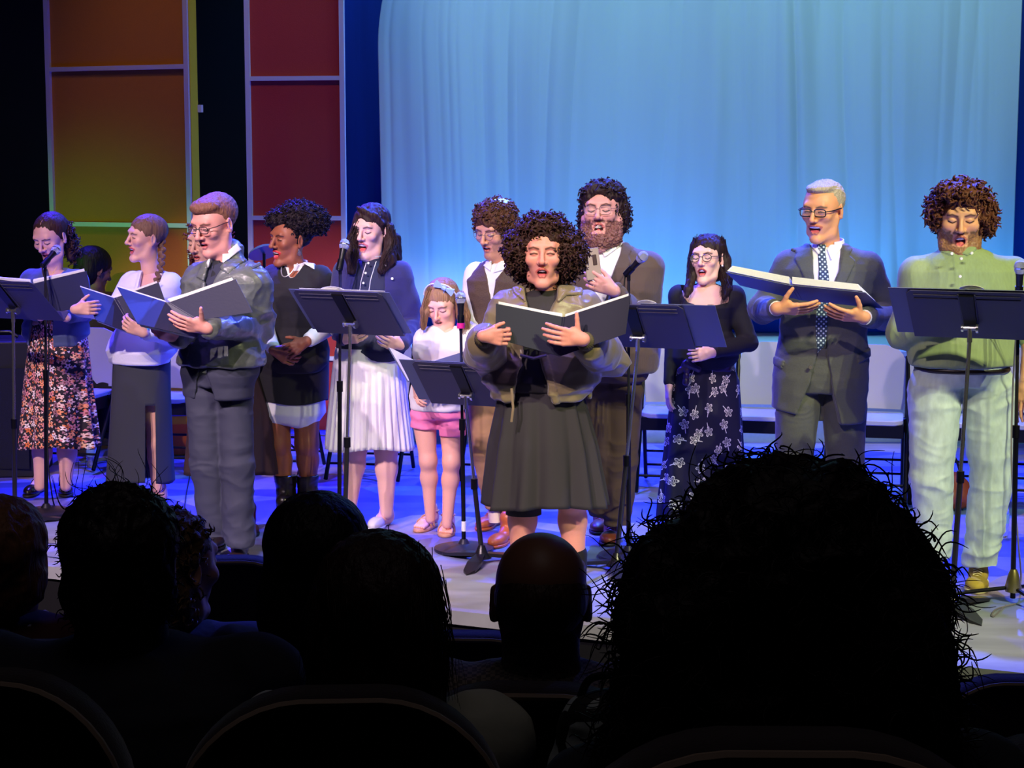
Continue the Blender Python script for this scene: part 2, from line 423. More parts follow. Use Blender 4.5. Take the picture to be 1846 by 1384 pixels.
    if cheekpink:
        for x in (-1, 1):
            a = np.exp(-(((L[:, 0]-x*0.042)/0.02)**2+((L[:, 2]+0.022)/0.018)**2))*cheekpink*fr
            col = col*(1-a[:, None])+sk*np.array([1.0, 0.62, 0.6])*a[:, None]
        a = np.exp(-((L[:, 0]/0.012)**2+((L[:, 2]+0.03)/0.012)**2))*cheekpink*0.8*fr
        col = col*(1-a[:, None])+sk*np.array([1.0, 0.62, 0.6])*a[:, None]
    # brows, lashes, eyes
    P2 = L.copy(); P2[:, 1] = 0
    for x in (-1, 1):
        d = np.minimum(segd(P2, (x*0.014, 0, 0.022+brow_up), (x*0.034, 0, 0.029+brow_up)), segd(P2, (x*0.034, 0, 0.029+brow_up), (x*0.050, 0, 0.023+brow_up*0.5)))
        blend(brow, soft(d, 0.0035, 0.0014)*0.85*fr)
        if eyes == 'open':
            q = np.sqrt(((L[:, 0]-x*0.031)/0.0135)**2+((L[:, 2]-0.005)/0.0060)**2)
            blend((235, 225, 220), np.clip((1-q)/0.25+0.4, 0, 1)*fr)
            d = np.hypot(L[:, 0]-x*0.031, L[:, 2]-0.005); blend((40, 25, 18), soft(d, 0.0055, 0.0012)*(q < 1.05)*fr)
            d = np.minimum(segd(P2, (x*0.019, 0, 0.004), (x*0.031, 0, 0.0115)), segd(P2, (x*0.031, 0, 0.0115), (x*0.045, 0, 0.005)))
            blend((30, 18, 15), soft(d, 0.0020, 0.0010)*fr)
        elif eyes == 'squint':
            d = np.minimum(segd(P2, (x*0.019, 0, 0.003), (x*0.031, 0, 0.006)), segd(P2, (x*0.031, 0, 0.006), (x*0.045, 0, 0.002)))
            blend((30, 18, 15), soft(d, 0.0030, 0.0012)*0.9*fr)
        else:
            d = np.minimum(segd(P2, (x*0.018, 0, 0.001), (x*0.031, 0, -0.005)), segd(P2, (x*0.031, 0, -0.005), (x*0.046, 0, 0.001)))
            blend((35, 20, 18), soft(d, 0.0026, 0.0012)*0.95*fr)
            d = np.minimum(segd(P2, (x*0.020, 0, 0.012), (x*0.031, 0, 0.016)), segd(P2, (x*0.031, 0, 0.016), (x*0.045, 0, 0.011)))
            a = soft(d, 0.0016, 0.0012)*0.35*fr; col = col*(1-a[:, None])+sk*0.45*a[:, None]
    # beard tint
    if beard is not None and beard >= 0:
        edge = -0.022-0.6*np.clip(L[:, 1]+0.09, 0, 0.07)*0+0.01*vnoise(L, 120, 9)
        side = np.clip((np.abs(L[:, 0])-0.030)/0.008, 0, 1)
        under = np.clip((-0.074-mo-L[:, 2])/0.006+0.5, 0, 1)
        tash = soft(np.hypot(np.maximum(np.abs(L[:, 0])-0.024, 0), np.abs(L[:, 2]-(zc+0.017))), 0.0055, 0.002)*fr
        jawm = np.clip((edge-0.012-L[:, 2])/0.008, 0, 1)*np.clip(side+under, 0, 1)*(L[:, 1] < 0.02)*(L[:, 2] > -0.16)
        goat = soft(np.maximum(np.abs(L[:, 0])-0.034, 0)*1.0, 0.004, 0.002)*np.clip((-0.048-L[:, 2])/0.006, 0, 1)*fr*np.clip((np.abs(L[:, 0])-0.026)/0.004, 0, 1)
        a = np.clip(np.maximum(np.maximum(jawm, tash), goat), 0, 1)*(0.92 if beard > 0 else 0.6)*(0.85+0.15*vnoise(L, 300, 4))
        blend(beardcol, np.clip(a, 0, 1))
    # lips
    dl = np.full(len(L), 9.0)
    for c in cn:
        dl = np.minimum(dl, segd(L, c, (c[0]*0.25, up[1], up[2]))); dl = np.minimum(dl, segd(L, c, (c[0]*0.3, lo[1], lo[2])))
    dl = np.minimum(dl, segd(L, (-wd_*0.25, up[1], up[2]), (wd_*0.25, up[1], up[2]))); dl = np.minimum(dl, segd(L, (-wd_*0.3, lo[1], lo[2]), (wd_*0.3, lo[1], lo[2])))
    blend(lip, soft(dl, 0.0060, 0.0010)*fr)
    q = np.sqrt((L[:, 0]/(wd_*0.92))**2+((L[:, 2]-mz)/(mh+0.0006))**2)
    inn = (q < 1.0) & (L[:, 1] < -0.05) & (L[:, 1] > -0.0875)
    col[inn] = lin((60, 14, 16))
    if mouth > 0.25:
        tq = ((L[:, 0]/(wd_*0.82))**2+((L[:, 2]-(mz+mh*0.66))/(mh*0.44))**2 < 1) & (L[:, 1] < -0.066) & (L[:, 1] > -0.0895) & (dl > .0045)
        if teeth: col[tq] = lin((245, 238, 230))
        tq = ((L[:, 0]/(wd_*0.64))**2+((L[:, 2]-(mz-mh*0.62))/(mh*0.46))**2 < 1) & (L[:, 1] < -0.070) & (L[:, 1] > -0.0875)
        col[tq] = lin((205, 95, 100))
    return Vt, Q, col
def hand_vol(wrist, d, n, side=1, s=1.0, curl=(0.5, 0.6, 0.4), thumb=(0.55, 0.75, 0.35), spread=0.12, fore=None, h=0.0028, curls=None, tcurl=0.3):
    # d fingers direction, n direction the palm faces, side picks which way the thumb points
    wrist = np.asarray(wrist, float); d = nrm(d); n = nrm(np.asarray(n, float)-d*np.dot(n, d)); w = np.cross(n, d)*side
    V = Vol(); P = lambda a, b, c: wrist+s*(a*d+b*w+c*n)
    for i in range(4):
        V.cone(P(0.0, 0.012-0.008*i, 0), P(0.083-0.003*abs(i-1), 0.031-0.0205*i, 0.0), 0.015*s, 0.0115*s, 0.012*s)
    V.cone(P(-0.01, 0.004, 0), P(0.03, 0.0, -0.002), 0.019*s, 0.018*s, 0.014*s)
    V.cone(P(0.01, 0.016, 0.004), P(0.045, 0.034, 0.008), 0.015*s, 0.014*s, 0.012*s)
    for i in range(4):
        L = [0.043, 0.027, 0.022]; f = [0.95, 1.05, 1.0, 0.80][i]
        cu = curls[i] if curls else curl
        a = 0; q = P(0.083-0.003*abs(i-1), 0.031-0.0205*i, 0.0); dd0 = nrm(d+w*spread*(1.5-i)*0.5)
        r = [0.0095, 0.0085, 0.0078, 0.0066]
        for j in range(3):
            a += cu[j]; dd = dd0*math.cos(a)+n*math.sin(a); e = q+dd*L[j]*f*s
            V.cone(q, e, r[j]*s, r[j+1]*s, 0.003*s); q = e
    q = P(0.022, 0.022, 0.006); dd = nrm(thumb[0]*d+thumb[1]*w+thumb[2]*n)
    e = q+dd*0.040*s; V.cone(q, e, 0.014*s, 0.0105*s, 0.008*s); dd2 = nrm(dd+tcurl*(d*0.6-w*0.5)); e2 = e+dd2*0.026*s; V.cone(e, e2, 0.0105*s, 0.0095*s, 0.003*s)
    V.cone(e2, e2+nrm(dd2+tcurl*0.6*(d*0.6-w*0.5))*0.02*s, 0.0095*s, 0.0078*s, 0.003*s)
    if fore is not None: V.cone(wrist-0.006*d*s, np.asarray(fore, float), 0.0195*s, 0.024*s, 0.02*s)
    return V.mesh(h, 0.01)
PROF = {
 'm': [(-0.02, .150, .105), (0.08, .172, .118), (0.2, .168, .115), (0.38, .152, .105), (0.55, .158, .110), (0.72, .178, .122), (0.84, .180, .115), (0.93, .130, .085), (1.0, .062, .058)],
 'f': [(-0.02, .140, .105), (0.08, .172, .122), (0.2, .168, .118), (0.42, .124, .090), (0.58, .130, .100), (0.72, .148, .122), (0.84, .145, .100), (0.93, .108, .075), (1.0, .052, .050)],
 'g': [(-0.02, .110, .085), (0.08, .122, .090), (0.2, .118, .088), (0.42, .105, .078), (0.58, .110, .082), (0.72, .118, .085), (0.84, .115, .078), (0.93, .085, .062), (1.0, .042, .040)],
 'b': [(-0.02, .17, .13), (0.08, .20, .16), (0.2, .21, .18), (0.38, .205, .18), (0.55, .205, .165), (0.72, .215, .155), (0.84, .205, .135), (0.93, .145, .10), (1.0, .068, .065)],
}
class Fig:
    def __init__(s, label, Y, yaw, root, neck, hip, prof='m', sw=0.17, sc=1.0, sdz=-0.065, neckdy=0.0, name='person', group=None, rootz=0.0, onground=True):
        p = W(root[0], root[1], Y); s.root = empty(name, (p[0], Y, rootz), label, 'person', group)
        s.Y = Y; s.yaw = yaw; s.R = rotm(yaw); s.N = W(neck[0], neck[1], Y+neckdy); s.P = W(hip[0], hip[1], Y); s.prof = PROF[prof]; s.sc = sc; s.sw = sw; s.sdz = sdz
        s.skinned = set(); s.body = []; s.arm = {}
    def px(s, x, y, dy=0.0): return W(x, y, s.Y+dy)
    def sh(s, side, dz=None, k=1.0):
        dz = s.sdz if dz is None else dz
        return s.N+s.R@np.array([(-1 if side == 'a' else 1)*s.sw*k, 0.005, dz])
    def arms(s, a=None, b=None, sha=None, shb=None):
        # each: (elbow px,py,dy), (wrist px,py,dy)
        for k, v, so in (('a', a, sha), ('b', b, shb)):
            if v: s.arm[k] = (s.sh(k) if so is None else s.px(*so), s.px(*v[0]), s.px(*v[1]))
    def torso(s, V, off=0.0, fx=1.0, fy=1.0, z0=None, z1=None, k=0.03, mode='add', prof=None, p=2.3):
        secs = []
        for t, rx, ry in (prof or s.prof):
            c = s.P+(s.N-s.P)*t
            c = c+s.R@np.array([0, 0.015*math.sin(t*PI), 0])
            secs.append((c[2], c[0], c[1], rx*s.sc*fx+off, ry*s.sc*fy+off, s.yaw))
        if z0 is not None:
            S = np.array(secs); r0 = [z0]+[np.interp(z0, S[:, 0], S[:, i]) for i in range(1, 6)]
            secs = [tuple(r0)]+[q for q in secs if q[0] > z0+0.01]
        V.loft(secs, k, mode, p); return V
    def sleeve(s, V, k, r0=0.062, r1=0.050, r2=0.038, upto=1.0, kk=0.03, shr=None):
        sh, el, wr = s.arm[k]
        V.cone(s.N+s.R@np.array([(-0.05 if k == 'a' else 0.05), 0.005, -0.045+0.5*(s.sdz+.055)]), sh, 0.040*s.sc, r0 if shr is None else shr, 0.04)
        V.cone(sh, el, r0, r1, kk)
        if upto > 0.5:
            e = el+(wr-el)*min(1.0, (upto-0.5)*2); V.cone(el, e, r1, r2, 0.02)
    def skin_arm(s, k, r=(0.045, 0.036, 0.022), start=0.0):
        s.skinned.add(k)
        V = Vol(); sh, el, wr = s.arm[k]; s0 = sh+(el-sh)*start
        V.cone(s0, el, r[0], r[1], 0.01); m = el+(wr-el)*0.35; V.cone(el, m, r[1], r[1]*0.98, 0.015); V.cone(m, wr, r[1]*0.98, r[2], 0.015)
        s.addskin(*V.mesh(0.005, 0.012))
    def addskin(s, V, Q, col=None, skin=None):
        if col is None: col = np.tile(lin(skin or s.skin), (len(V), 1))
        s.body.append((V, Q, col))
    def head(s, c, yaw, pitch=0, roll=0, sc=1.0, skin=(200, 150, 130), dy=0.0, **kw):
        s.skin = skin; s.Hc = s.px(c[0], c[1], dy); s.HR = rotm(yaw, pitch, roll); s.hs = sc
        V, Q, col = head_mesh(s.Hc, s.HR, sc, skin, neck=kw.pop('neck', s.N+np.array([0, 0.0, -0.03])), **kw); s.addskin(V, Q, col)
    def T(s, p): return s.Hc+s.HR@(np.asarray(p, float)*s.hs)
    def hand(s, k, d, n, side, sc=1.0, **kw):
        sh, el, wr = s.arm[k]
        V, Q = hand_vol(wr, d, n, side, sc, fore=wr+(el-wr)*0.35, **kw); s.addskin(V, Q)
    def legs(s, pts, r=(0.085, 0.060, 0.056, 0.036), h=0.006):
        # pts: list of legs, each a list of (px,py,dy) hip,knee,ankle
        for hp, kn, an in pts:
            V = Vol(); a, b, c = s.px(*hp), s.px(*kn), s.px(*an); m = b+(c-b)*0.30+np.array([0, 0.016, 0])
            V.cone(a, b, r[0], r[1], 0.012); V.cone(b, m, r[1]*0.96, r[2], 0.03); V.cone(m, c, r[2], r[3], 0.03)
            V.ell(b-np.array([0, r[1]*.55, 0]), (r[1]*.6, r[1]*.55, r[1]*.75), None, .02)
            s.addskin(*V.mesh(h, 0.012))
    def chest(s, z0=None, off=-0.008):
        V = Vol(); s.torso(V, off=off, z0=z0 if z0 is not None else s.N[2]-0.32); s.skinvol(V)
    def skinvol(s, V, h=0.006): s.addskin(*V.mesh(h, 0.012))
    def bodyobj(s, m):
        for k in s.arm:
            if k not in s.skinned: s.skin_arm(k, (.034, .029, .021))
        n = 0; VV = []; QQ = []; CC = []
        for V, Q, c in s.body: VV.append(V); QQ.append(Q+n); CC.append(c); n += len(V)
        o = mk('body', np.concatenate(VV), np.concatenate(QQ), m, s.root, col=np.concatenate(CC)); return o
    def poly(s, pts, dy=-0.10):
        return np.array([[W(x, y, s.Y+dy)[0], W(x, y, s.Y+dy)[2]] for x, y in pts])
    def front_cut(s, V, pts, dy=-0.10, back=0.02, k=0.006):
        pl = s.poly(pts, dy); yb = s.N[1]+back
        V.fn(lambda X, Y, Z: np.maximum(polyd(pl, X, Z)+0*Y, Y-yb), 'sub', k)
    def patch(s, V, pts, off=0.010, dy=-0.10, back=0.02):
        # raise a layer (lapel, collar, pocket) of thickness off over the surface so far
        pl = s.poly(pts, dy); yb = s.N[1]+back
        def f(F, B, X, Y, Z):
            d = np.maximum(np.maximum(polyd(pl, X, Z)+0*Y, Y-yb), F-off); return smin(F, d, 0.002)
        V.field(f)
    def layer(s, Vsrc, name, pts, m, off=0.008, dy=-0.10, h=0.004, thick=0.03, back=0.0, **kw):
        # a separate thin thing (tie, placket) that follows the surface of Vsrc
        pl = s.poly(pts, dy); yb = s.N[1]+back
        def f(F, B, X, Y, Z):
            return np.maximum(np.maximum(np.maximum(polyd(pl, X, Z)+0*Y, Y-yb), F-off), -(F+thick))
        V = Vol(); V.ops = list(Vsrc.ops); V.lo = np.array([pl[:, 0].min()-0.02, Vsrc.lo[1], pl[:, 1].min()-0.02]); V.hi = np.array([pl[:, 0].max()+0.02, Vsrc.hi[1], pl[:, 1].max()+0.02])
        V.field(f); a, b = V.mesh(h, 0.01)
        return mk(name, a, b, m, s.root, **kw)
    def garment(s, V, name, m, h=0.006, amp=0.004, freq=(7, 7, 11), seed=1, w=None, col=None, parent=None):
        a, b = V.mesh(h)
        if amp: a = wrinkle(a, b, amp*1.4, freq, seed, w)
        return mk(name, a, b, m, parent or s.root, col=col(a) if col else None)
    def hair(s, caps, m, cut=((0, -0.10, -0.035), (0.060, 0.070, 0.088)), locks=(), amp=0.003, freq=(60, 60, 9), seed=3, h=0.004, name='hair', cuts=(), warp=0.01, extra=None):
        V = Vol()
        for c, r in caps: V.ell(s.T(c), np.array(r)*s.hs, s.HR, 0.02)
        if cut: V.ell(s.T(cut[0]), np.array(cut[1])*s.hs, s.HR, 0.008, 'sub')
        for c, r in cuts: V.ell(s.T(c), np.array(r)*s.hs, s.HR, 0.008, 'sub')
        for pts, rs in locks:
            V.chain([s.px(*p) if len(p) == 3 and abs(p[0]) > 3 else s.T(p) for p in pts], rs, 0.015)
        if extra: extra(V)
        a, b = V.mesh(h, 0.012); a = wrinkle(a, b, amp, freq, seed, None, warp)
        s.hairV = (a, b, vnorm(a, b)); return mk(name, a, b, m, s.root)
    def curls(s, m, n=300, L=0.05, rc=0.007, turns=2.2, tr=0.0026, seed=1, down=0.4, zmin=None, parent=None, inset=0.01, name='curls', filt=None, sides=4, pts=7):
        a, b, N = s.hairV; rg = np.random.RandomState(seed); ok = np.arange(len(a))
        if filt is not None: ok = ok[filt(((a-s.Hc)@s.HR)/s.hs)]
        LL = ((a[ok]-s.Hc)@s.HR)/s.hs; ok = ok[~((LL[:, 1] < -.045) & (np.abs(LL[:, 0]) < .062) & (LL[:, 2] < .085))]
        idx = rg.choice(ok, n); VV = []; QQ = []; c = 0
        for i in idx:
            p = a[i]-N[i]*inset; d = nrm(N[i]*0.8+np.array([0, 0, -down])+rg.normal(0, 0.45, 3)); u = nrm(np.cross(d, rg.normal(0, 1, 3))); v = np.cross(d, u)
            k = int(pts*turns); t = np.linspace(0, 1, k); ph = rg.rand()*6.28; l = L*rg.uniform(0.6, 1.2)
            path = p+d*t[:, None]*l+rc*(np.cos(ph+t*turns*6.28)[:, None]*u+np.sin(ph+t*turns*6.28)[:, None]*v)*np.minimum(1, t*4)[:, None]
            path[:, 2] -= down*0.35*l*t**2
            q, f = tubeg(path, tr*np.sin(np.clip(t*0.92+0.08, 0, 1)*PI)**0.4+0.0003, sides); VV.append(q); QQ.append(f+c); c += len(q)
        return mk(name, np.concatenate(VV), np.concatenate(QQ), m, parent or s.root)
    def strands(s, m, paths, name='strands', r=0.0012, n=20, spread=0.01, seed=1, sides=3, wav=0.004, wf=5):
        rg = np.random.RandomState(seed); VV = []; QQ = []; c = 0
        for pth in paths:
            P0 = np.array([s.px(*p) if abs(p[0]) > 3 else s.T(p) for p in pth]); S = spline(P0, 6); t = np.linspace(0, 1, len(S))
            for _ in range(n):
                o = rg.normal(0, spread, 3); o2 = rg.normal(0, spread, 3); ph = rg.rand(3)*6.28
                q, f = tubeg(S+o*(1-t)[:, None]+o2*t[:, None]+wav*np.sin(t[:, None]*6.28*wf*0.3+ph)*t[:, None]**0.5, r*(1-0.7*t), sides); VV.append(q); QQ.append(f+c); c += len(q)
        return mk(name, np.concatenate(VV), np.concatenate(QQ), m, s.root)
    def glasses(s, mf, ml, w=0.026, hgt=0.019, round_=True, r=0.0018, z=0.002, y=-0.099, sep=0.032):
        g = MB()
        for x in (-1, 1):
            c = np.array([x*sep, y, z]); a = np.linspace(0, 2*PI, 20, endpoint=False)
            e = 1.0 if round_ else 0.55
            ring = [s.T(c+np.array([w*np.sign(np.cos(t))*abs(np.cos(t))**e, 0.002*abs(np.cos(t))+0.0, hgt*np.sign(np.sin(t))*abs(np.sin(t))**e])) for t in a]
            g.tube(ring, r*s.hs, 6, True)
            g.tube([s.T((x*(sep+w), y+0.004, z+0.006)), s.T((x*0.078, y+0.03, z+0.007)), s.T((x*0.086, 0.0, z+0.008))], r*s.hs, 6)
        g.tube([s.T((-(sep-w), y, z+0.004)), s.T((0, y-0.003, z+0.007)), s.T((sep-w, y, z+0.004))], r*s.hs, 6)
        go = g.build('glasses', mf, s.root)
        for x in (-1, 1):
            c = np.array([x*sep, y, z]); e = 1.0 if round_ else 0.55
            ring = [s.T(c+np.array([w*0.97*np.sign(np.cos(t))*abs(np.cos(t))**e, 0, hgt*0.97*np.sign(np.sin(t))*abs(np.sin(t))**e])) for t in a]
            lo = MB().plate(ring, 0.0012).build('lens', ml, go, smooth=False); lo.location = -np.zeros(3)
    def skirt(s, levels, m, name='skirt', yaw=None, depth=0.72, pleats=14, amp=0.05, sharp=1.0, seed=1, n=220, rows=26, dy=0.0, slit=None, col=None, hemwob=0.01, thick=0.004, ampf=None):
        # levels: (py, px left, px right); folds deepen towards the hem
        Lv = sorted(levels, key=lambda q: q[0]); ys = [q[0] for q in Lv]
        th = np.linspace(0, 2*PI, n, endpoint=False); rg = np.random.RandomState(seed); V = []
        ph = rg.rand(6)*6.28
        warp = 0.35*np.sin(th*2+ph[0])+0.25*np.sin(th*3+ph[1])
        for i in range(rows):
            t = i/(rows-1); py = ys[0]+(ys[-1]-ys[0])*t
            l = np.interp(py, ys, [q[1] for q in Lv]); r = np.interp(py, ys, [q[2] for q in Lv])
            A, B = W(l, py, s.Y+dy), W(r, py, s.Y+dy); c = (A+B)/2; rx = (B[0]-A[0])/2
            a = (t if ampf is None else ampf(t))
            u = (th*pleats+warp*pleats*0.35+0.4*np.sin(t*3+ph[2]))
            fold = np.sin(u) if sharp <= 1 else 2*np.abs(((u/(2*PI)) % 1)-0.5)*2-1
            fold = fold+0.35*np.sin(u*1.7+ph[3]+t*2)*(0 if sharp > 1 else 1)
            f = 1+amp*fold*a
            x = c[0]+rx*np.cos(th)*f; y = c[1]+rx*depth*np.sin(th)*f; z = c[2]+np.zeros(n)-hemwob*a*np.sin(th*3+ph[4])*t
            V.append(np.stack([x, y, z], 1))
        V = np.concatenate(V); F = []
        for i in range(rows-1):
            for j in range(n):
                j2 = (j+1) % n
                if slit and i >= slit[2]*rows:
                    a = th[j] % (2*PI)
                    if slit[0] < a < slit[1]: continue
                F.append((i*n+j, (i+1)*n+j, (i+1)*n+j2, i*n+j2))
        F = np.array(F)[:, ::-1]
        o = mk(name, V, F, m, s.root, col=col(V) if col else None)
        md = o.modifiers.new('thickness', 'SOLIDIFY'); md.thickness = thick; md.offset = -1
        return o
    def shoe(s, heel, toe, m, msole=None, w=0.045, hgt=0.055, ank=None, h=0.005, name='shoe', low=False, lace=None, z0=0.0, ankr=0.045):
        # heel, toe: pixel positions on the floor
        a = G(*heel, z0); b = G(*toe, z0); L = np.linalg.norm(b-a)
        if L > 0.34: b = a+(b-a)*0.30/L
        if L < 0.22: b = a+nrm(b-a)*0.27
        d = nrm(b-a); V = Vol(); r = 0.032
        up = np.array([0, 0, 1.0]); wv = np.cross(up, d)
        Rf = np.stack([wv, d, up], 1)
        V.ell(a+d*0.20+up*0.030, (w, 0.085, 0.034), Rf, 0.02); V.ell(a+d*0.07+up*0.040, (w*0.86, 0.085, 0.042 if not low else 0.03), Rf, 0.02)
        if not low: V.cone(a+d*0.05+up*0.06, a+d*0.06+up*(0.06+hgt), 0.040, ankr, 0.02)
        V.fn(lambda X, Y, Z: z0+0.004-Z+0*X+0*Y, 'sub', 0.0) if False else V.fn(lambda X, Y, Z: (Z-(z0+0.010))+0*X+0*Y, 'sub', 0.002)
        if low: V.ell(a+d*0.09+up*0.055, (w*0.70, 0.075, 0.035), Rf, 0.004, 'sub')
        A, B = V.mesh(h, 0.012); o = mk(name, A, B, m, s.root)
        S = Vol(); S.ell(a+d*0.20+up*0.012, (w*1.08, 0.092, 0.03), Rf, 0.02); S.ell(a+d*0.07+up*0.012, (w*0.94, 0.092, 0.03), Rf, 0.02)
        S.fn(lambda X, Y, Z: np.abs(Z-(z0+0.009))-0.008+0*X+0*Y, 'int', 0.003); A, B = S.mesh(0.004, 0.012); mk('sole', A, B, msole or m, o)
        if lace is not None:
            l = MB()
            for i in range(4):
                c = a+d*(0.115+0.022*i)+up*(0.078-0.006*i); l.tube([c-wv*0.020-up*0.004, c+up*0.004, c+wv*0.020-up*0.004+d*0.006], 0.0028, 5)
            l.build('lace', lace, o)
        return o
# ------------------------------------------------------------------ the setting
e0, e1 = G(0, 1011), G(1846, 1213); ed = (e1-e0)/np.linalg.norm(e1-e0); nn = np.array([ed[1], -ed[0], 0]); nn = nn if nn[1] < 0 else -nn
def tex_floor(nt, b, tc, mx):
    # deck colour: angular patches of blue, violet, teal and tan, with a pale grey border along the front edge
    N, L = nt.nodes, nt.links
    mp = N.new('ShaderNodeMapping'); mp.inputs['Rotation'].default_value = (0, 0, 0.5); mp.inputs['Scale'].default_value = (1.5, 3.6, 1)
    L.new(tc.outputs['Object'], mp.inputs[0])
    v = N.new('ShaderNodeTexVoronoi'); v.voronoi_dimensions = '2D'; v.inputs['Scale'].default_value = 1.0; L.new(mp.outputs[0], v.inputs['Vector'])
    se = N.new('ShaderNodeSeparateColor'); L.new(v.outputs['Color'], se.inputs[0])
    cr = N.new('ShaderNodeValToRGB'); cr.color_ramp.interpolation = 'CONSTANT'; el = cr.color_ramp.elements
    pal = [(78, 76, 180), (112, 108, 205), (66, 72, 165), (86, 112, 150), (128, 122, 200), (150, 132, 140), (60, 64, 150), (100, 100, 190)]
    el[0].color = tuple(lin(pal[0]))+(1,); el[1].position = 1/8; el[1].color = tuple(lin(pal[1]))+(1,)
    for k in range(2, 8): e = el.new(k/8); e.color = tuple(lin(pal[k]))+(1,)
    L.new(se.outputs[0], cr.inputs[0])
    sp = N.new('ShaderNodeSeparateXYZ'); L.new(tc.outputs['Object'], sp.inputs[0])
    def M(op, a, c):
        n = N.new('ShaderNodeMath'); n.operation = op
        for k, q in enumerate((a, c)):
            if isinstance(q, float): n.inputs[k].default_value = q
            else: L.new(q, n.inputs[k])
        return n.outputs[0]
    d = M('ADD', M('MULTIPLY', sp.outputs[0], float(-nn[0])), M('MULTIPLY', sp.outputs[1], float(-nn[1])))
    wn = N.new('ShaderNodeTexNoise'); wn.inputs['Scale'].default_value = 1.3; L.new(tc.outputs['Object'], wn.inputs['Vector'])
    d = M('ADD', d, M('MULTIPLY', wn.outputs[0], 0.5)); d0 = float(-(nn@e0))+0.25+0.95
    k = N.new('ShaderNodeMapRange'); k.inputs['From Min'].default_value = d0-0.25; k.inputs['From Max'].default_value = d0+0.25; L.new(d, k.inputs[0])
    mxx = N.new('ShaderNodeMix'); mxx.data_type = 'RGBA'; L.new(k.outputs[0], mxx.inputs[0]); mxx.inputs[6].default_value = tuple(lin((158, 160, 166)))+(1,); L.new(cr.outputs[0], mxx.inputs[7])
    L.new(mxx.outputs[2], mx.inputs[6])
m_floor = mat('stage deck', (190, 192, 196), 0.42, bump=0.05, bscale=(2.5, 9, 3), var=0.16, tex=tex_floor)
m_black = mat('black masonite', (16, 16, 20), 0.8)
m_fascia = mat('stage fascia', (14, 14, 18), 0.6)
m_wallb = mat('black drape', (7, 7, 11), 0.95, bump=0.3, bscale=(9, 9, .6))
m_blue = mat('blue drape', (22, 58, 150), 0.9, bump=0.3, bscale=(7, 7, .5), var=.15)
m_cyc = mat('cyclorama cloth', (178, 188, 194), 0.85, bump=0.12, bscale=(6, 6, .5), var=.03)
m_riser = mat('riser carpet', (96, 120, 170), 0.85, var=.06)
m_aud = mat('auditorium carpet', (26, 14, 18), 0.95)
A0 = e0-ed*4.5; A1 = e1+ed*3.2
F0 = A0.copy(); F1 = A1.copy()
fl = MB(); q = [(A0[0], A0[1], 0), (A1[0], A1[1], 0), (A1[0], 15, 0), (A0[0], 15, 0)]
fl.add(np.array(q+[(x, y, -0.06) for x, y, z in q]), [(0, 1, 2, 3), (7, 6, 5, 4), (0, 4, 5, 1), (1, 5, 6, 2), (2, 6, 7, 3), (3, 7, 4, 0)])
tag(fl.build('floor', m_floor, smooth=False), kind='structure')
nn = np.array([ed[1], -ed[0], 0]); nn = nn if nn[1] < 0 else -nn
fa = MB(); a, b = A0-nn*0.04, A1-nn*0.04
fa.plate([a+[0, 0, -.06], b+[0, 0, -.06], b+[0, 0, -1.3], a+[0, 0, -1.3]], 0.04)
tag(fa.build('wall_stage', m_fascia, smooth=False), kind='structure')
for k, off in enumerate((0.16, 0.42)):
    t = MB(); a, b = A0-nn*off, A0+ed*(5.4+.5*k)-nn*off
    t.plate([a+[0, 0, .0015], b+[0, 0, .0015], b-nn*0.008+[0, 0, .0015], a-nn*0.008+[0, 0, .0015]], 0.003)
    tag(t.build('trim_%d' % (k+1), mat('seam', (70, 74, 100), .7), smooth=False), kind='structure')
af = MB(); af.plate([(-7, -1.5, .72), (7, -1.5, .72), (7, 9.2, -1.25), (-7, 9.2, -1.25)], 0.05); tag(af.build('floor', m_aud, smooth=False), kind='structure')
def wall(name, q, m):
    tag(MB().plate(q, 0.1).build(name, m, smooth=False), kind='structure')
wall('wall_back', [(-7.2, 14.2, -1.3), (7.2, 14.2, -1.3), (7.2, 14.2, 8), (-7.2, 14.2, 8)], m_wallb)
wall('wall_left', [(-7.2, -1.6, -1.3), (-7.2, 14.2, -1.3), (-7.2, 14.2, 8), (-7.2, -1.6, 8)], m_wallb)
wall('wall_right', [(7.2, -1.6, -1.3), (7.2, 14.2, -1.3), (7.2, 14.2, 8), (7.2, -1.6, 8)], m_wallb)
wall('wall_rear', [(-7.2, -1.6, -1.3), (7.2, -1.6, -1.3), (7.2, -1.6, 8), (-7.2, -1.6, 8)], m_wallb)
wall('ceiling', [(-7.2, -1.6, 8), (7.2, -1.6, 8), (7.2, 14.2, 8), (-7.2, 14.2, 8)], m_wallb)
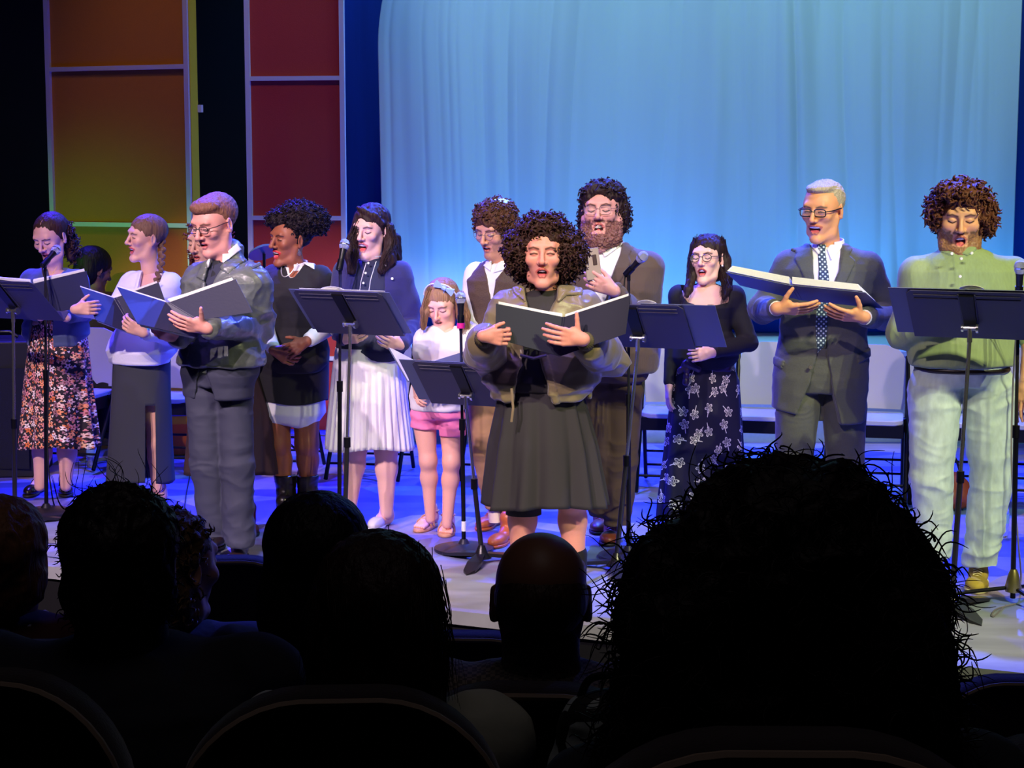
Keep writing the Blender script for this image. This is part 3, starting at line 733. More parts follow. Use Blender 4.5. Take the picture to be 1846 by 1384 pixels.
# blue drape behind the cyclorama
def drape(name, x0, x1, Y, z0, z1, m, amp, fx, seed, nx=260, nz=60, edge=None, slow=0.0):
    u = np.linspace(0, 1, nx); v = np.linspace(0, 1, nz); U, Vv = np.meshgrid(u, v)
    X = x0+(x1-x0)*U; Z = z0+(z1-z0)*Vv
    P = np.stack([X*fx+0.25*np.sin(Z*0.9+X), np.zeros_like(X), Z*0.22], -1)
    P2 = np.stack([X*fx*2.7+0.6*np.sin(Z*0.7+X*2), np.zeros_like(X), Z*0.35], -1)
    P3 = np.stack([X*fx*5.5+0.8*np.sin(Z*0.5+X*3), np.zeros_like(X), Z*0.28], -1)
    D = amp*(vnoise(P, 1, seed)+0.16*ridge(P3, 1, seed+6)*np.clip(0.3+1.2*vnoise(P, .5, seed+2), 0, 1)+0.45*ridge(P2, 1, seed+3)*np.clip(0.4+vnoise(P, .4, seed+8), 0, 1))
    if edge is not None: X = edge(U, X, Z)
    V = np.stack([X, Y+D, Z], -1).reshape(-1, 3)
    i = np.arange(nz-1)[:, None]; j = np.arange(nx-1)[None]
    F = np.stack([i*nx+j, i*nx+j+1, (i+1)*nx+j+1, (i+1)*nx+j], -1).reshape(-1, 4)
    o = mk(name, V, F, m); md = o.modifiers.new('thickness', 'SOLIDIFY'); md.thickness = 0.006; return o
xa, xb = W(614, 300, 13.75)[0], W(1990, 300, 13.75)[0]
tag(drape('drape', xa, xb, 13.75, 0.02, 6.5, m_blue, 0.03, 3.0, 4, 400, 30), 'deep blue stage drape hanging behind the pale cyclorama cloth', 'curtain')
cx0, cx1 = W(683, 300, 13.2)[0], W(1833, 300, 13.2)[0]
def cyc_edge(U, X, Z):
    t = np.clip((Z-2.75)/0.6, 0, 1); l = 0.10*t**2-0.02*np.clip((2.8-Z)/1.5, 0, 1)*-1
    return X+(1-U)**6*l
tag(drape('cyclorama', cx0, cx1, 13.2, 0.80, 5.6, m_cyc, 0.060, 2.6, 11, 620, 90, cyc_edge), 'large pale cyclorama cloth hanging in soft folds, lit light blue', 'backdrop')
# low riser behind the chairs
rx0, rx1 = W(618, 600, 12.2)[0], W(2000, 600, 12.2)[0]
rs = MB(); rs.box(((rx0+rx1)/2, 12.9, 0.3), (rx1-rx0, 1.4, 0.6)); ro = rs.build('riser', m_riser, smooth=False)
tag(ro, 'long low blue riser running along the foot of the cyclorama', 'platform')
mm = MB(); mm.box(((rx0+rx1)/2, 12.89, 0.618), (rx1-rx0+.04, 1.44, 0.036)); mm.build('deck', mat('riser deck', (150, 180, 215), 0.6), ro, smooth=False, bevel=0.004)
# ------------------------------------------------------------------ framed colour panels
m_frame = mat('white metal frame', (205, 208, 222), 0.45, 0.2)
m_amber = mat('amber scrim', (175, 112, 42), 0.8, bump=0.1, bscale=(160, 160, 160), var=.05)
m_red = mat('red scrim', (165, 52, 48), 0.8, bump=0.1, bscale=(160, 160, 160), var=.05)
def panel(xl, Yl, xr, Yr, bars, ztop, m, label, ret=None):
    a = W(xl, 300, Yl); b = W(xr, 300, Yr); a[2] = b[2] = 0; d = b-a; L = np.linalg.norm(d); d /= L; n = np.array([d[1], -d[0], 0])
    R = np.stack([d, np.cross([0, 0, 1], d), [0, 0, 1]], 1)
    root = empty('scenery_panel', (a+b)/2, label, 'panel')
    for p in (a, b):
        MB().box(p+[0, 0, ztop/2], (0.034, 0.034, ztop), R).build('post', m_frame, root, smooth=False)
    zs = bars+[ztop-.017]
    for z in zs: MB().box((a+b)/2+[0, 0, z], (L-0.034, 0.03, 0.030), R).build('crossbar', m_frame, root, smooth=False)
    zz = [0.02]+zs
    for i in range(len(zz)-1):
        MB().box((a+b)/2-n*0.012+[0, 0, (zz[i]+zz[i+1])/2], (L-0.034, 0.006, zz[i+1]-zz[i]-0.03), R).build('scrim', m, root, smooth=False)
    if ret:
        c = b-n*ret; MB().box((b+c)/2+d*0.022+[0, 0, ztop/2], (0.006, ret, ztop), R).build('side_scrim', mat('yellow scrim', (200, 190, 40), .8), root, smooth=False)
        MB().box(c+[0, 0, ztop/2], (0.03, 0.03, ztop), R).build('post', m_frame, root, smooth=False)
        MB().box(b+d*0.035-n*0.1+[0, 0, W(355, 195, Yr)[2]], (0.03, 0.03, 0.05), R).build('latch', m_frame, root, smooth=False)
    return root
panel(93, 12.55, 341, 12.15, [0.43, 1.50, 2.57, 3.64], 4.3, m_amber, 'tall framed panel of amber scrim glowing green at the bottom, at far left', 0.09)
panel(450, 12.6, 619, 12.5, [0.55, 1.54, 2.51, 3.5], 4.3, m_red, 'tall framed panel of dark red scrim beside the blue cloth')
# ------------------------------------------------------------------ chairs
m_plas = mat('white chair plastic', (160, 160, 184), 0.35, spec=.5)
m_steel = mat('black steel tube', (18, 18, 24), 0.35, 0.5)
def rrect(w, h, r, n=6):
    P = []
    for cx, cy, a0 in ((w/2-r, h/2-r, 0), (-w/2+r, h/2-r, PI/2), (-w/2+r, -h/2+r, PI), (w/2-r, -h/2+r, 1.5*PI)):
        for i in range(n+1):
            a = a0+PI/2*i/n; P.append((cx+r*math.cos(a), cy+r*math.sin(a)))
    return P
def make_chair():
    r = empty('folding_chair', (0, 0, 0))
    P = rrect(0.43, 0.36, 0.11)
    # curved back panel
    nx, nz = 16, 14; V = []; F = []
    def backpt(u, v):
        x = (u-.5)*0.43; z = (v-.5)*0.37; rr = 0.12
        lim = 0.215 if z < 0.185-rr else 0.215-rr+math.sqrt(max(0, rr*rr-(z-(0.185-rr))**2))
        if z < -0.185+0.04: lim = 0.215-0.01
        x = x/0.215*lim
        return (x, 0.20+0.03*(1-(x/.215)**2)+z*0.16, 0.675+z)
    for s_ in (0, 0.014):
        for i in range(nz+1):
            for j in range(nx+1):
                p = backpt(j/nx, i/nz); V.append((p[0], p[1]+s_, p[2]))
    st = (nx+1)*(nz+1)
    for i in range(nz):
        for j in range(nx):
            a = i*(nx+1)+j; F.append((a, a+1, a+nx+2, a+nx+1)); F.append((st+a, st+a+nx+1, st+a+nx+2, st+a+1))
    ring = [j for j in range(nx+1)]+[(i+1)*(nx+1)+nx for i in range(nz)]+[nz*(nx+1)+j for j in range(nx-1, -1, -1)]+[i*(nx+1) for i in range(nz-1, 0, -1)]
    for k in range(len(ring)):
        a, b = ring[k], ring[(k+1) % len(ring)]; F.append((b, a, st+a, st+b))
    MB().add(V, F).build('backrest', m_plas, r, sharp=50)
    se = MB(); S = rrect(0.41, 0.40, 0.06); q = [(x, y+0.0, 0.455+0.006*(x/.2)**2) for x, y in S]
    se.plate(q, 0.030, (0, 0, 1)); so = se.build('seat', m_plas, r, sharp=50, bevel=0.006)
    for x in (-0.225, 0.225):
        MB().tube([(x, 0.235, 0.80), (x, 0.17, 0.58), (x, 0.06, 0.40), (x, -0.10, 0.20), (x, -0.235, 0.012)], 0.0135, 8).build('leg', m_steel, r)
        MB().tube([(x*0.92, 0.06, 0.455), (x*0.92, 0.17, 0.22), (x*0.92, 0.27, 0.012)], 0.0125, 8).build('leg', m_steel, r)
    ap = MB(); ap.box((0, -0.185, 0.41), (0.40, 0.014, 0.075)); ap.box((-0.2, 0.0, 0.41), (0.014, 0.36, 0.07)); ap.box((0.2, 0.0, 0.41), (0.014, 0.36, 0.07)); ap.build('seat_frame', m_steel, r, smooth=False)
    for z, y, w in ((0.10, -0.17, .45), (0.19, 0.19, .41), (0.10, 0.23, .41)):
        MB().tube([(-w/2, y, z), (w/2, y, z)], 0.008, 6).build('stretcher', m_steel, r)
    return r
chair0 = make_chair()
def copy_tree(o, parent=None):
    c = o.copy(); C.objects.link(c); c.parent = parent
    for ch in [k for k in list(C.objects) if k.parent == o]: copy_tree(ch, c)
    return c
chl = [(135, 11.25, 'behind the woman in the floral skirt'), (300, 11.1, 'behind the woman in the white cardigan'), (500, 11.0, 'behind the woman in the black pinafore'),
       (668, 10.85, 'behind the white pleated skirt'), (907, 10.8, 'behind the man in the brown vest'), (1070, 10.55, 'behind the bearded man'), (1222, 10.42, 'left of the navy floral skirt'),
       (1393, 10.3, 'between the floral skirt and the grey suit'), (1563, 10.15, 'right of the man in the grey suit'), (1712, 10.05, 'behind the man in the green shirt'),
       (1862, 9.95, 'cut off by the right edge')]
for i, (x, Y, w) in enumerate(chl):
    o = chair0 if i == 0 else copy_tree(chair0)
    p = W(x, 750, Y); o.location = (p[0], Y, 0); o.rotation_euler = (0, 0, -0.20+0.05*math.sin(i*2.3))
    tag(o, 'white plastic folding chair with black steel legs, '+w, 'chair', 'folding chairs in a row across the stage')
# ------------------------------------------------------------------ music stands
m_tray = mat('matt black tray', (58, 56, 74), 0.5, bump=0.02)
m_pole = mat('stand pole', (58, 56, 58), 0.3, 0.7)
m_chrome = mat('chrome', (210, 210, 215), 0.2, 0.95)
m_cover = mat('navy folder cover', (44, 46, 74), 0.5, bump=0.03, bscale=(90, 90, 90), spec=.5)
m_gcover = mat('grey folder cover', (92, 98, 128), 0.5, bump=0.03, bscale=(90, 90, 90))
m_paper = mat('paper', (238, 238, 232), 0.8)
def stand_frame(cx, cy, Y, yaw, tilt):
    c = W(cx, cy, Y); f = np.array([-math.sin(yaw), -math.cos(yaw), 0]); r = np.array([math.cos(yaw), -math.sin(yaw), 0])
    up = np.array([0, 0, math.cos(tilt)])+f*math.sin(tilt); n = np.cross(r, up)   # n faces the audience side
    if n[1] > 0: n = -n
    return c, r, up, n, f
def music_stand(cx, cy, Y, yaw, tilt, bx, label, w=0.50, h=0.33, legyaw=0.4, baseY=None, group='black music stands'):
    c, r, up, n, f = stand_frame(cx, cy, Y, yaw, tilt)
    b = W(bx, 900, Y); b[2] = 0
    R = empty('music_stand', b, label, 'music stand', group)
    t = MB()
    q = [c-r*w/2-up*h/2, c+r*w/2-up*h/2, c+r*(w/2-.0)+up*(h/2-.02), c+r*(w/2-.02)+up*h/2, c-r*(w/2-.02)+up*h/2, c-r*w/2+up*(h/2-.02)]
    t.plate(q, 0.004, n)
    t.plate([c-r*w/2-up*h/2, c+r*w/2-up*h/2, c+r*w/2-up*h/2-n*0.06, c-r*w/2-up*h/2-n*0.06], 0.004, up)
    # pressed ridges and the centre channel
    for s_ in (-1, 1):
        for zz in (0.10, 0.075):
            t.tube([c+s_*r*(w/2-.03)+up*h*(zz/0.33+.12)+n*0.003, c+s_*r*0.035+up*h*(zz/0.33+.12)+n*0.003], 0.003, 6)
        t.tube([c+s_*r*0.034+up*h*.45+n*0.003, c+s_*r*0.030-up*h*.2+n*0.003], 0.004, 6)
    t.build('tray', m_tray, R, smooth=True, sharp=30)
    k = c-up*h*0.16+n*0.03
    MB().plate([c-r*.03+up*h*.44+n*.008, c+r*.03+up*h*.44+n*.008, c+r*.025-up*h*.22+n*.014, c-r*.025-up*h*.22+n*.014], 0.008, n).build('bracket', m_steel, R)
    kn = MB(); kn.tube([k-r*0.035, k+r*0.035], 0.009, 8); kn.tube([k+r*0.026, k+r*0.036], 0.020, 12); kn.tube([k-r*0.036, k-r*0.026], 0.016, 12); kn.build('tilt_knob', m_chrome, R)
    MB().tube([k+n*0.0, k-[0, 0, 0.06]], 0.011, 10).build('joint', m_chrome, R)
    mid = k+(b-k)*0.52
    MB().tube([k-[0, 0, 0.05], mid], 0.0085, 10).build('inner_pole', m_chrome, R)
    MB().tube([mid, b+[0, 0, 0.055]], 0.0125, 10).build('outer_pole', m_pole, R)
    MB().tube([mid+[0, 0, .02], mid-[0, 0, 0.03]], 0.017, 12).build('height_collar', m_steel, R)
    MB().lathe(b, [(0.012, 0.012), (0.05, 0.022), (0.03, 0.05), (0.016, 0.085)], 16).build('hub', m_pole, R)
    for i in range(3):
        a = legyaw+i*2*PI/3; d = np.array([math.cos(a), math.sin(a), 0]); s2 = np.array([-d[1], d[0], 0])
        P = [b+d*0.02+s2*0.022, b+d*0.14+s2*0.035, b+d*0.24+s2*0.028, b+d*0.29, b+d*0.24-s2*0.028, b+d*0.14-s2*0.035, b+d*0.02-s2*0.022]
        V = []; n7 = len(P)
        for j, p in enumerate(P): V.append(p+[0, 0, [0.045, .03, .012, .002, .012, .03, .045][j]-0.001+.004])
        for j, p in enumerate(P): V.append(p+[0, 0, [0.030, .016, .002, .0, .002, .016, .030][j]])
        F = [tuple(range(n7)), tuple(range(2*n7-1, n7-1, -1))]+[(j, n7+j, n7+(j+1) % n7, (j+1) % n7) for j in range(n7)]
        MB().add(V, F).build('leg', m_pole, R, smooth=False)
    return c, r, up, n
def stand_folder(fr, x0, x1, y0, y1, label, m, pages=None, curl=None):
    c, r, up, n = fr; c = c-n*0.012
    root = empty('folder', c+r*(x0+x1)/2+up*y0, label, 'folder', 'folders resting on the music stands')
    mid = (x0+x1)/2
    for a, b in ((x0, mid-.004), (mid+.004, x1)):
        MB().plate([c+r*a+up*y0, c+r*b+up*y0, c+r*b+up*y1, c+r*a+up*y1], 0.003, n).build('cover', m, root, smooth=False)
    MB().plate([c+r*(mid-.014)+up*y0+n*.001, c+r*(mid+.014)+up*y0+n*.001, c+r*(mid+.014)+up*y1+n*.001, c+r*(mid-.014)+up*y1+n*.001], 0.004, n).build('spine', m, root, smooth=False)
    p = MB()
    pg = pages or (x0+.03, x1-.03, y1-.012)
    for k in range(4):
        o = -n*(0.006+0.003*k)
        for a, b in ((pg[0]+.01*k, mid-.01), (mid+.01, pg[1]-.008*k)):
            p.plate([c+r*a+up*(y0+.01)+o, c+r*b+up*(y0+.01)+o, c+r*b+up*(pg[2]-.004*k)+o, c+r*a+up*(pg[2]-.004*k)+o], 0.0015, n)
    if curl:   # a page lifted off the stand
        a, b, z0, z1 = curl; L = [c+r*(a+(b-a)*t)+up*(z0+(z1-z0)*math.sin(PI*t)**0.7)-n*(0.012+.004*math.sin(PI*t)) for t in np.linspace(0, 1, 12)]
        lo = [c+r*(a+(b-a)*t)+up*(z0-.06)-n*0.012 for t in np.linspace(1, 0, 12)]
        V = np.array(L+lo[::-1]); F = [(i, i+1, 12+i+1, 12+i) for i in range(11)]
        p.add(np.concatenate([V, V-n*0.0015]), F+[tuple(24+k for k in f[::-1]) for f in F]+[(i, 24+i, 25+i, i+1) for i in range(11)])
    p.build('pages', m_paper, root, smooth=False)
s1 = music_stand(18, 541, 9.33, 0.42, 0.85, 26, 'black music stand at far left in front of the floral skirt', legyaw=-PI/2)
s2 = music_stand(628, 564, 8.75, 0.44, 0.80, 620, 'black music stand in front of the white pleated skirt', legyaw=-PI/2)
s3 = music_stand(838, 693, 8.42, 0.40, 0.78, 868, 'low black music stand in front of the girl, shortest of the stands', legyaw=-1.8, w=0.46, h=0.32)
s4 = music_stand(1148, 588, 8.25, 0.36, 0.84, 1112, 'black music stand behind the folder of the curly haired woman', legyaw=-PI/2)
s5 = music_stand(1748, 568, 7.5, 0.40, 0.86, 1722, 'black music stand at far right in front of the light jeans', legyaw=4.9)
stand_folder(s2, -0.28, 0.29, -.155, .155, 'grey open folder on the stand before the pleated skirt', m_gcover, pages=(-.22, .262, .158), curl=(-.10, .03, .152, .166))
stand_folder(s3, -0.30, 0.05, -.15, .155, 'slate folder sticking out left of the low stand', m_gcover)
stand_folder(s4, 0.05, 0.40, -.155, .16, 'blue-grey folder sticking out right of the stand behind the olive jacket', m_gcover, curl=(0.03, .12, .152, .166))
stand_folder(s5, -0.325, 0.285, -.155, .165, 'wide grey folder on the far right music stand', m_gcover, pages=(-.2, .2, .15), curl=(-.03, .07, .158, .172))
# ------------------------------------------------------------------ microphones
m_grille = mat('microphone grille', (190, 192, 196), 0.4, 0.7, bump=0.8, bscale=(500, 500, 500))
m_micb = mat('microphone body', (30, 30, 36), 0.35, 0.5)
m_pink = mat('pink tape', (235, 40, 130), 0.5)
m_white = mat('white tape', (235, 235, 235), 0.6)
def mic(tail, head, Y, label, m=m_micb, dy=0.0, ring=None, Yh=None):
    a = W(tail[0], tail[1], Y); b = W(head[0], head[1], Y if Yh is None else Yh); d = nrm(b-a); b = a+d*0.165
    r = empty('microphone', a, label, 'microphone', 'vocal microphones')
    u = nrm(np.cross(d, [0.3, 1, 0.2])); R = np.stack([u, np.cross(d, u), d], 1)
    MB().lathe(a, [(0.010, 0.0), (0.0115, 0.004), (0.0125, 0.04), (0.0165, 0.105), (0.019, 0.118)], 16, R).build('body', m, r)
    MB().lathe(a, [(0.019, 0.118), (0.0235, 0.128), (0.0255, 0.140), (0.0255, 0.147), (0.024, 0.158), (0.018, 0.168), (0.008, 0.174), (0.001, 0.175)], 20, R).build('grille', m_grille, r)
    MB().lathe(a, [(0.0262, 0.140), (0.0268, 0.1435), (0.0262, 0.147)], 20, R).build('band', m_chrome, r)
    return a, b, d
def mic_stand(bx, Y, top, label, base='round', pole_px=None, hubz=0.0):
    b = W(bx, 900, Y); b[2] = 0; r = empty('microphone_stand', b, label, 'microphone stand', 'microphone stands')
    t = np.asarray(top, float); mid = b+(t-b)*0.58
    MB().tube([b+[0, 0, .02], mid], 0.0115, 10).build('outer_pole', m_steel, r); MB().tube([mid, t], 0.0075, 10).build('inner_pole', m_pole, r)
    MB().tube([mid-[0, 0, 0.035], mid+[0, 0, 0.02]], 0.016, 12).build('clutch', m_steel, r)
    if base == 'round': MB().lathe(b, [(0.145, 0.0), (0.15, 0.008), (0.148, 0.018), (0.10, 0.030), (0.03, 0.038), (0.016, 0.06)], 36).build('base', mat('cast base', (46, 44, 60), .35, .4), r)
    else:
        MB().lathe(b, [(0.012, 0.045), (0.034, 0.05), (0.036, 0.07), (0.022, 0.13), (0.014, 0.15)], 18).build('hub', mat('brass hub', (150, 140, 90), .3, .8), r)
        for k in range(3):
            a = base+k*2*PI/3; d = np.array([math.cos(a), math.sin(a), 0])
            g = MB().tube([b+[0, 0, .07], b+d*0.33+[0, 0, 0.016]], 0.009, 8).build('leg', m_steel, r)
            MB().tube([b+d*0.315+[0, 0, 0.018], b+d*0.345+[0, 0, 0.014]], 0.0125, 8).build('foot_cap', m_black, g)
    return r
def clip(a, d, parent_r):
    u = nrm(d); MB().tube([a+u*0.005, a+u*0.06], 0.0175, 12).build('clip', m_steel, parent_r); MB().tube([a+u*0.03-[0, 0, .045], a+u*0.03], 0.009, 8).build('swivel', m_steel, parent_r)
def mic_on_stand(bx, Y, tail, head, lab, slab, base='round', Yh=None, tail_dy=0):
    a, b, d = mic(tail, head, Y, lab, Yh=Yh); r = mic_stand(bx, Y, a+d*0.03-[0, 0, .04], slab, base); clip(a, d, r); return a, b, d, r
M1 = mic_on_stand(83, 9.62, (76, 480), (100, 452), 'blue-lit microphone in front of the mouth of the floral skirt woman', 'microphone stand with a round base at far left', Yh=9.72)
M2 = mic_on_stand(611, 9.02, (611, 488), (621, 440), 'microphone before the woman with wavy dark hair', 'microphone stand behind the stand of the pleated skirt woman', Yh=9.08)
M3 = mic_on_stand(836, 8.68, (831, 590), (830, 532), 'upright microphone beside the little girl, grille at her cheek', 'low microphone stand with pink tape beside the girl', Yh=8.70)
MB().tube([M3[0]-[0, 0, .004], M3[0]+[0, 0, 0.022]], 0.0195, 14).build('pink_tape', m_pink, M3[3])
b3 = W(836, 900, 8.68); MB().tube([np.array([b3[0], 8.68, 0.10]), np.array([b3[0], 8.68, 0.15])], 0.0125, 10).build('white_tape', m_white, M3[3])
M4 = mic_on_stand(1134, 8.52, (1127, 496), (1146, 476), 'microphone in front of the bearded man', 'microphone stand right of the bearded man', Yh=8.47)
M5 = mic_on_stand(1832, 7.62, (1836, 540), (1838, 500), 'microphone at the right edge by the green shirt', 'tripod microphone stand with brass hub at the right edge', base=2.95, Yh=7.6)
def cable(pts, label, r=0.004, m=None):
    o = MB().tube(spline([np.asarray(p, float) for p in pts], 10), r, 6).build('cable', m or m_black, None); o.location = (0, 0, 0)
    tag(o, label, 'cable', 'microphone cables')
def gz(x, y, z=0.005): p = G(x, y); return (p[0], p[1], z)
cable([M1[0], W(88, 560, 9.6), W(86, 800, 9.55), W(92, 880, 9.55), gz(101, 918), gz(120, 925), gz(150, 905), gz(185, 880), gz(205, 868), gz(230, 872), gz(225, 890)], 'thin black cable hanging down the far left microphone stand')
cable([M5[0], W(1826, 700, 7.85), W(1824, 850, 7.82), W(1836, 980, 7.8), gz(1838, 1060), gz(1800, 1105), gz(1788, 1112), gz(1796, 1100), gz(1830, 1090)], 'looped grey cable at the foot of the tripod microphone stand', m=mat('grey cable', (120, 115, 120), .5))
cable([M4[0], W(1118, 600, 8.47), W(1133, 660, 8.47), W(1131, 850, 8.47), gz(1140, 960), gz(1180, 985), gz(1230, 960)], 'black cable hanging from the microphone before the bearded man')
cable([gz(342, 860), gz(334, 905), gz(330, 960), gz(352, 1000)], 'thin cable on the floor left of the man in the leather jacket')
# ------------------------------------------------------------------ small things
def bottle(x, y, label, h=0.21):
    b = G(x, y); r = empty('water_bottle', b, label, 'bottle', 'clear water bottles on the stage')
    g = mat('clear plastic', (225, 235, 245), 0.08, spec=.6); g.node_tree.nodes['Principled BSDF'].inputs['Transmission Weight'].default_value = 0.9
    MB().lathe(b, [(0.030, 0.001), (0.033, 0.01), (0.032, .05), (0.034, .08), (0.032, .11), (0.033, .14), (0.026, .17), (0.013, .19), (0.013, .2)], 20).build('bottle_body', g, r)
    MB().lathe(b+[0, 0, .198], [(0.0145, 0), (0.0145, .018), (0.012, .02)], 16).build('cap', m_white, r)
    MB().lathe(b, [(0.0345, .075), (0.0345, .125)], 20).build('bottle_label', mat('bottle label', (120, 160, 220), .5), r)
bottle(1806, 968, 'clear water bottle on the floor right of the light jeans'); bottle(166, 842, 'clear water bottle behind the floral skirt')
def slab(name, c, size, rz, m, label, cat, bev=0.01, parts=None):
    R = np.array(Matrix.Rotation(rz, 3, 'Z')); r = empty(name, (c[0], c[1], c[2]-size[2]/2), label, cat)
    MB().box(c, size, R).build('box', m, r, bevel=bev)
    if parts: parts(r, R)
    return r
c = G(12, 850); c[2] = 0.42
def amp_parts(r, R):
    MB().box(c+np.array([0, -0.235, -.05]), (0.42, 0.01, 0.62), None).build('grille_cloth', mat('grille cloth', (26, 28, 38), .9, bump=.5, bscale=(300, 300, 300)), r, smooth=False)
    MB().tube([c+np.array([-.1, 0, .43]), c+np.array([-.05, 0, .46]), c+np.array([.05, 0, .46]), c+np.array([.1, 0, .43])], 0.01, 8).build('handle', m_steel, r)
slab('loudspeaker', c, (0.5, 0.46, 0.84), 0.1, mat('black vinyl', (20, 20, 28), .5), 'black loudspeaker cabinet at the far left behind the floral skirt', 'loudspeaker', parts=amp_parts)
c2 = W(318, 712, 11.78); c2[2] = 0.29
slab('crate', c2, (0.42, 0.36, 0.58), 0.15, mat('yellow crate', (225, 165, 20), .5), 'yellow wooden crate glimpsed behind the white cardigan', 'crate', parts=lambda r, R: (MB().box(c2+[0, 0, .0], (0.425, 0.365, 0.05), R).build('band', mat('violet band', (90, 70, 170), .5), r), MB().box(c2+[0, 0, -.18], (0.425, 0.365, 0.2), R).build('lower_band', mat('orange band', (220, 100, 15), .5), r)))
def bagf(x, y, Y, label, col):
    p = W(x, y, Y); p[2] = 0.0; r = empty('bag', p, label, 'bag'); V = Vol(); V.ell(p+[0, 0, .11], (0.15, 0.09, 0.11), None, .02); V.ell(p+[.02, 0, .07], (0.17, 0.10, 0.07), None, .03)
    V.fn(lambda X, Y_, Z: (-Z)+0*X+0*Y_, 'int', .003)
    V.fn(lambda X, Y_, Z: (0.003-Z)+0*X+0*Y_, 'int', .003); a, b = V.mesh(.008); a = wrinkle(a, b, .006, (12, 12, 14), 3); mk('pouch', a, b, mat('brown leather bag', col, .5), r)
    MB().tube(spline([p+[-.1, 0, .19], p+[-.06, 0, .30], p+[.05, 0, .30], p+[.1, 0, .18]], 6), .007, 8).build('strap', m_steel, r)
bagf(1700, 905, 9.75, 'brown leather bag on the floor between the legs of the light jeans', (110, 50, 30))
# ------------------------------------------------------------------ people: shared materials and small builders
m_skin = mat('skin', (200, 150, 130), 0.48, attr=True, bump=0.03, bscale=(300, 300, 300), var=0.03, spec=.35, sss=0.08)
def hairm(name, c, rough=0.5, sc=(120, 120, 14), b=0.5, var=.25): return mat(name, c, rough, bump=b, bscale=sc, var=var, spec=.18)
m_gl = mat('glasses frame', (24, 22, 26), 0.35); m_glt = mat('thin metal frame', (120, 105, 100), 0.3, .6)
m_lens = mat('lens', (240, 240, 245), 0.05, spec=.5); m_lens.node_tree.nodes['Principled BSDF'].inputs['Alpha'].default_value = 0.04
m_white_c = mat('white cotton', (232, 230, 234), 0.8, bump=.08, bscale=(14, 14, 14), sheen=.1)
m_sole = mat('dark sole', (30, 26, 24), .6)
m_btn = mat('white button', (235, 232, 228), .4)
def pat_attr(o, V, c):
    # wrap-around cloth coordinates in metres for prints
    th = np.arctan2(V[:, 0]-c[0], -(V[:, 1]-c[1]))
    r = np.hypot(V[:, 0]-c[0], V[:, 1]-c[1])
    a = o.data.attributes.new('pat', 'FLOAT_VECTOR', 'POINT'); a.data.foreach_set('vector', np.stack([th*np.mean(r), V[:, 2], 0*th], 1).astype(np.float32).ravel())
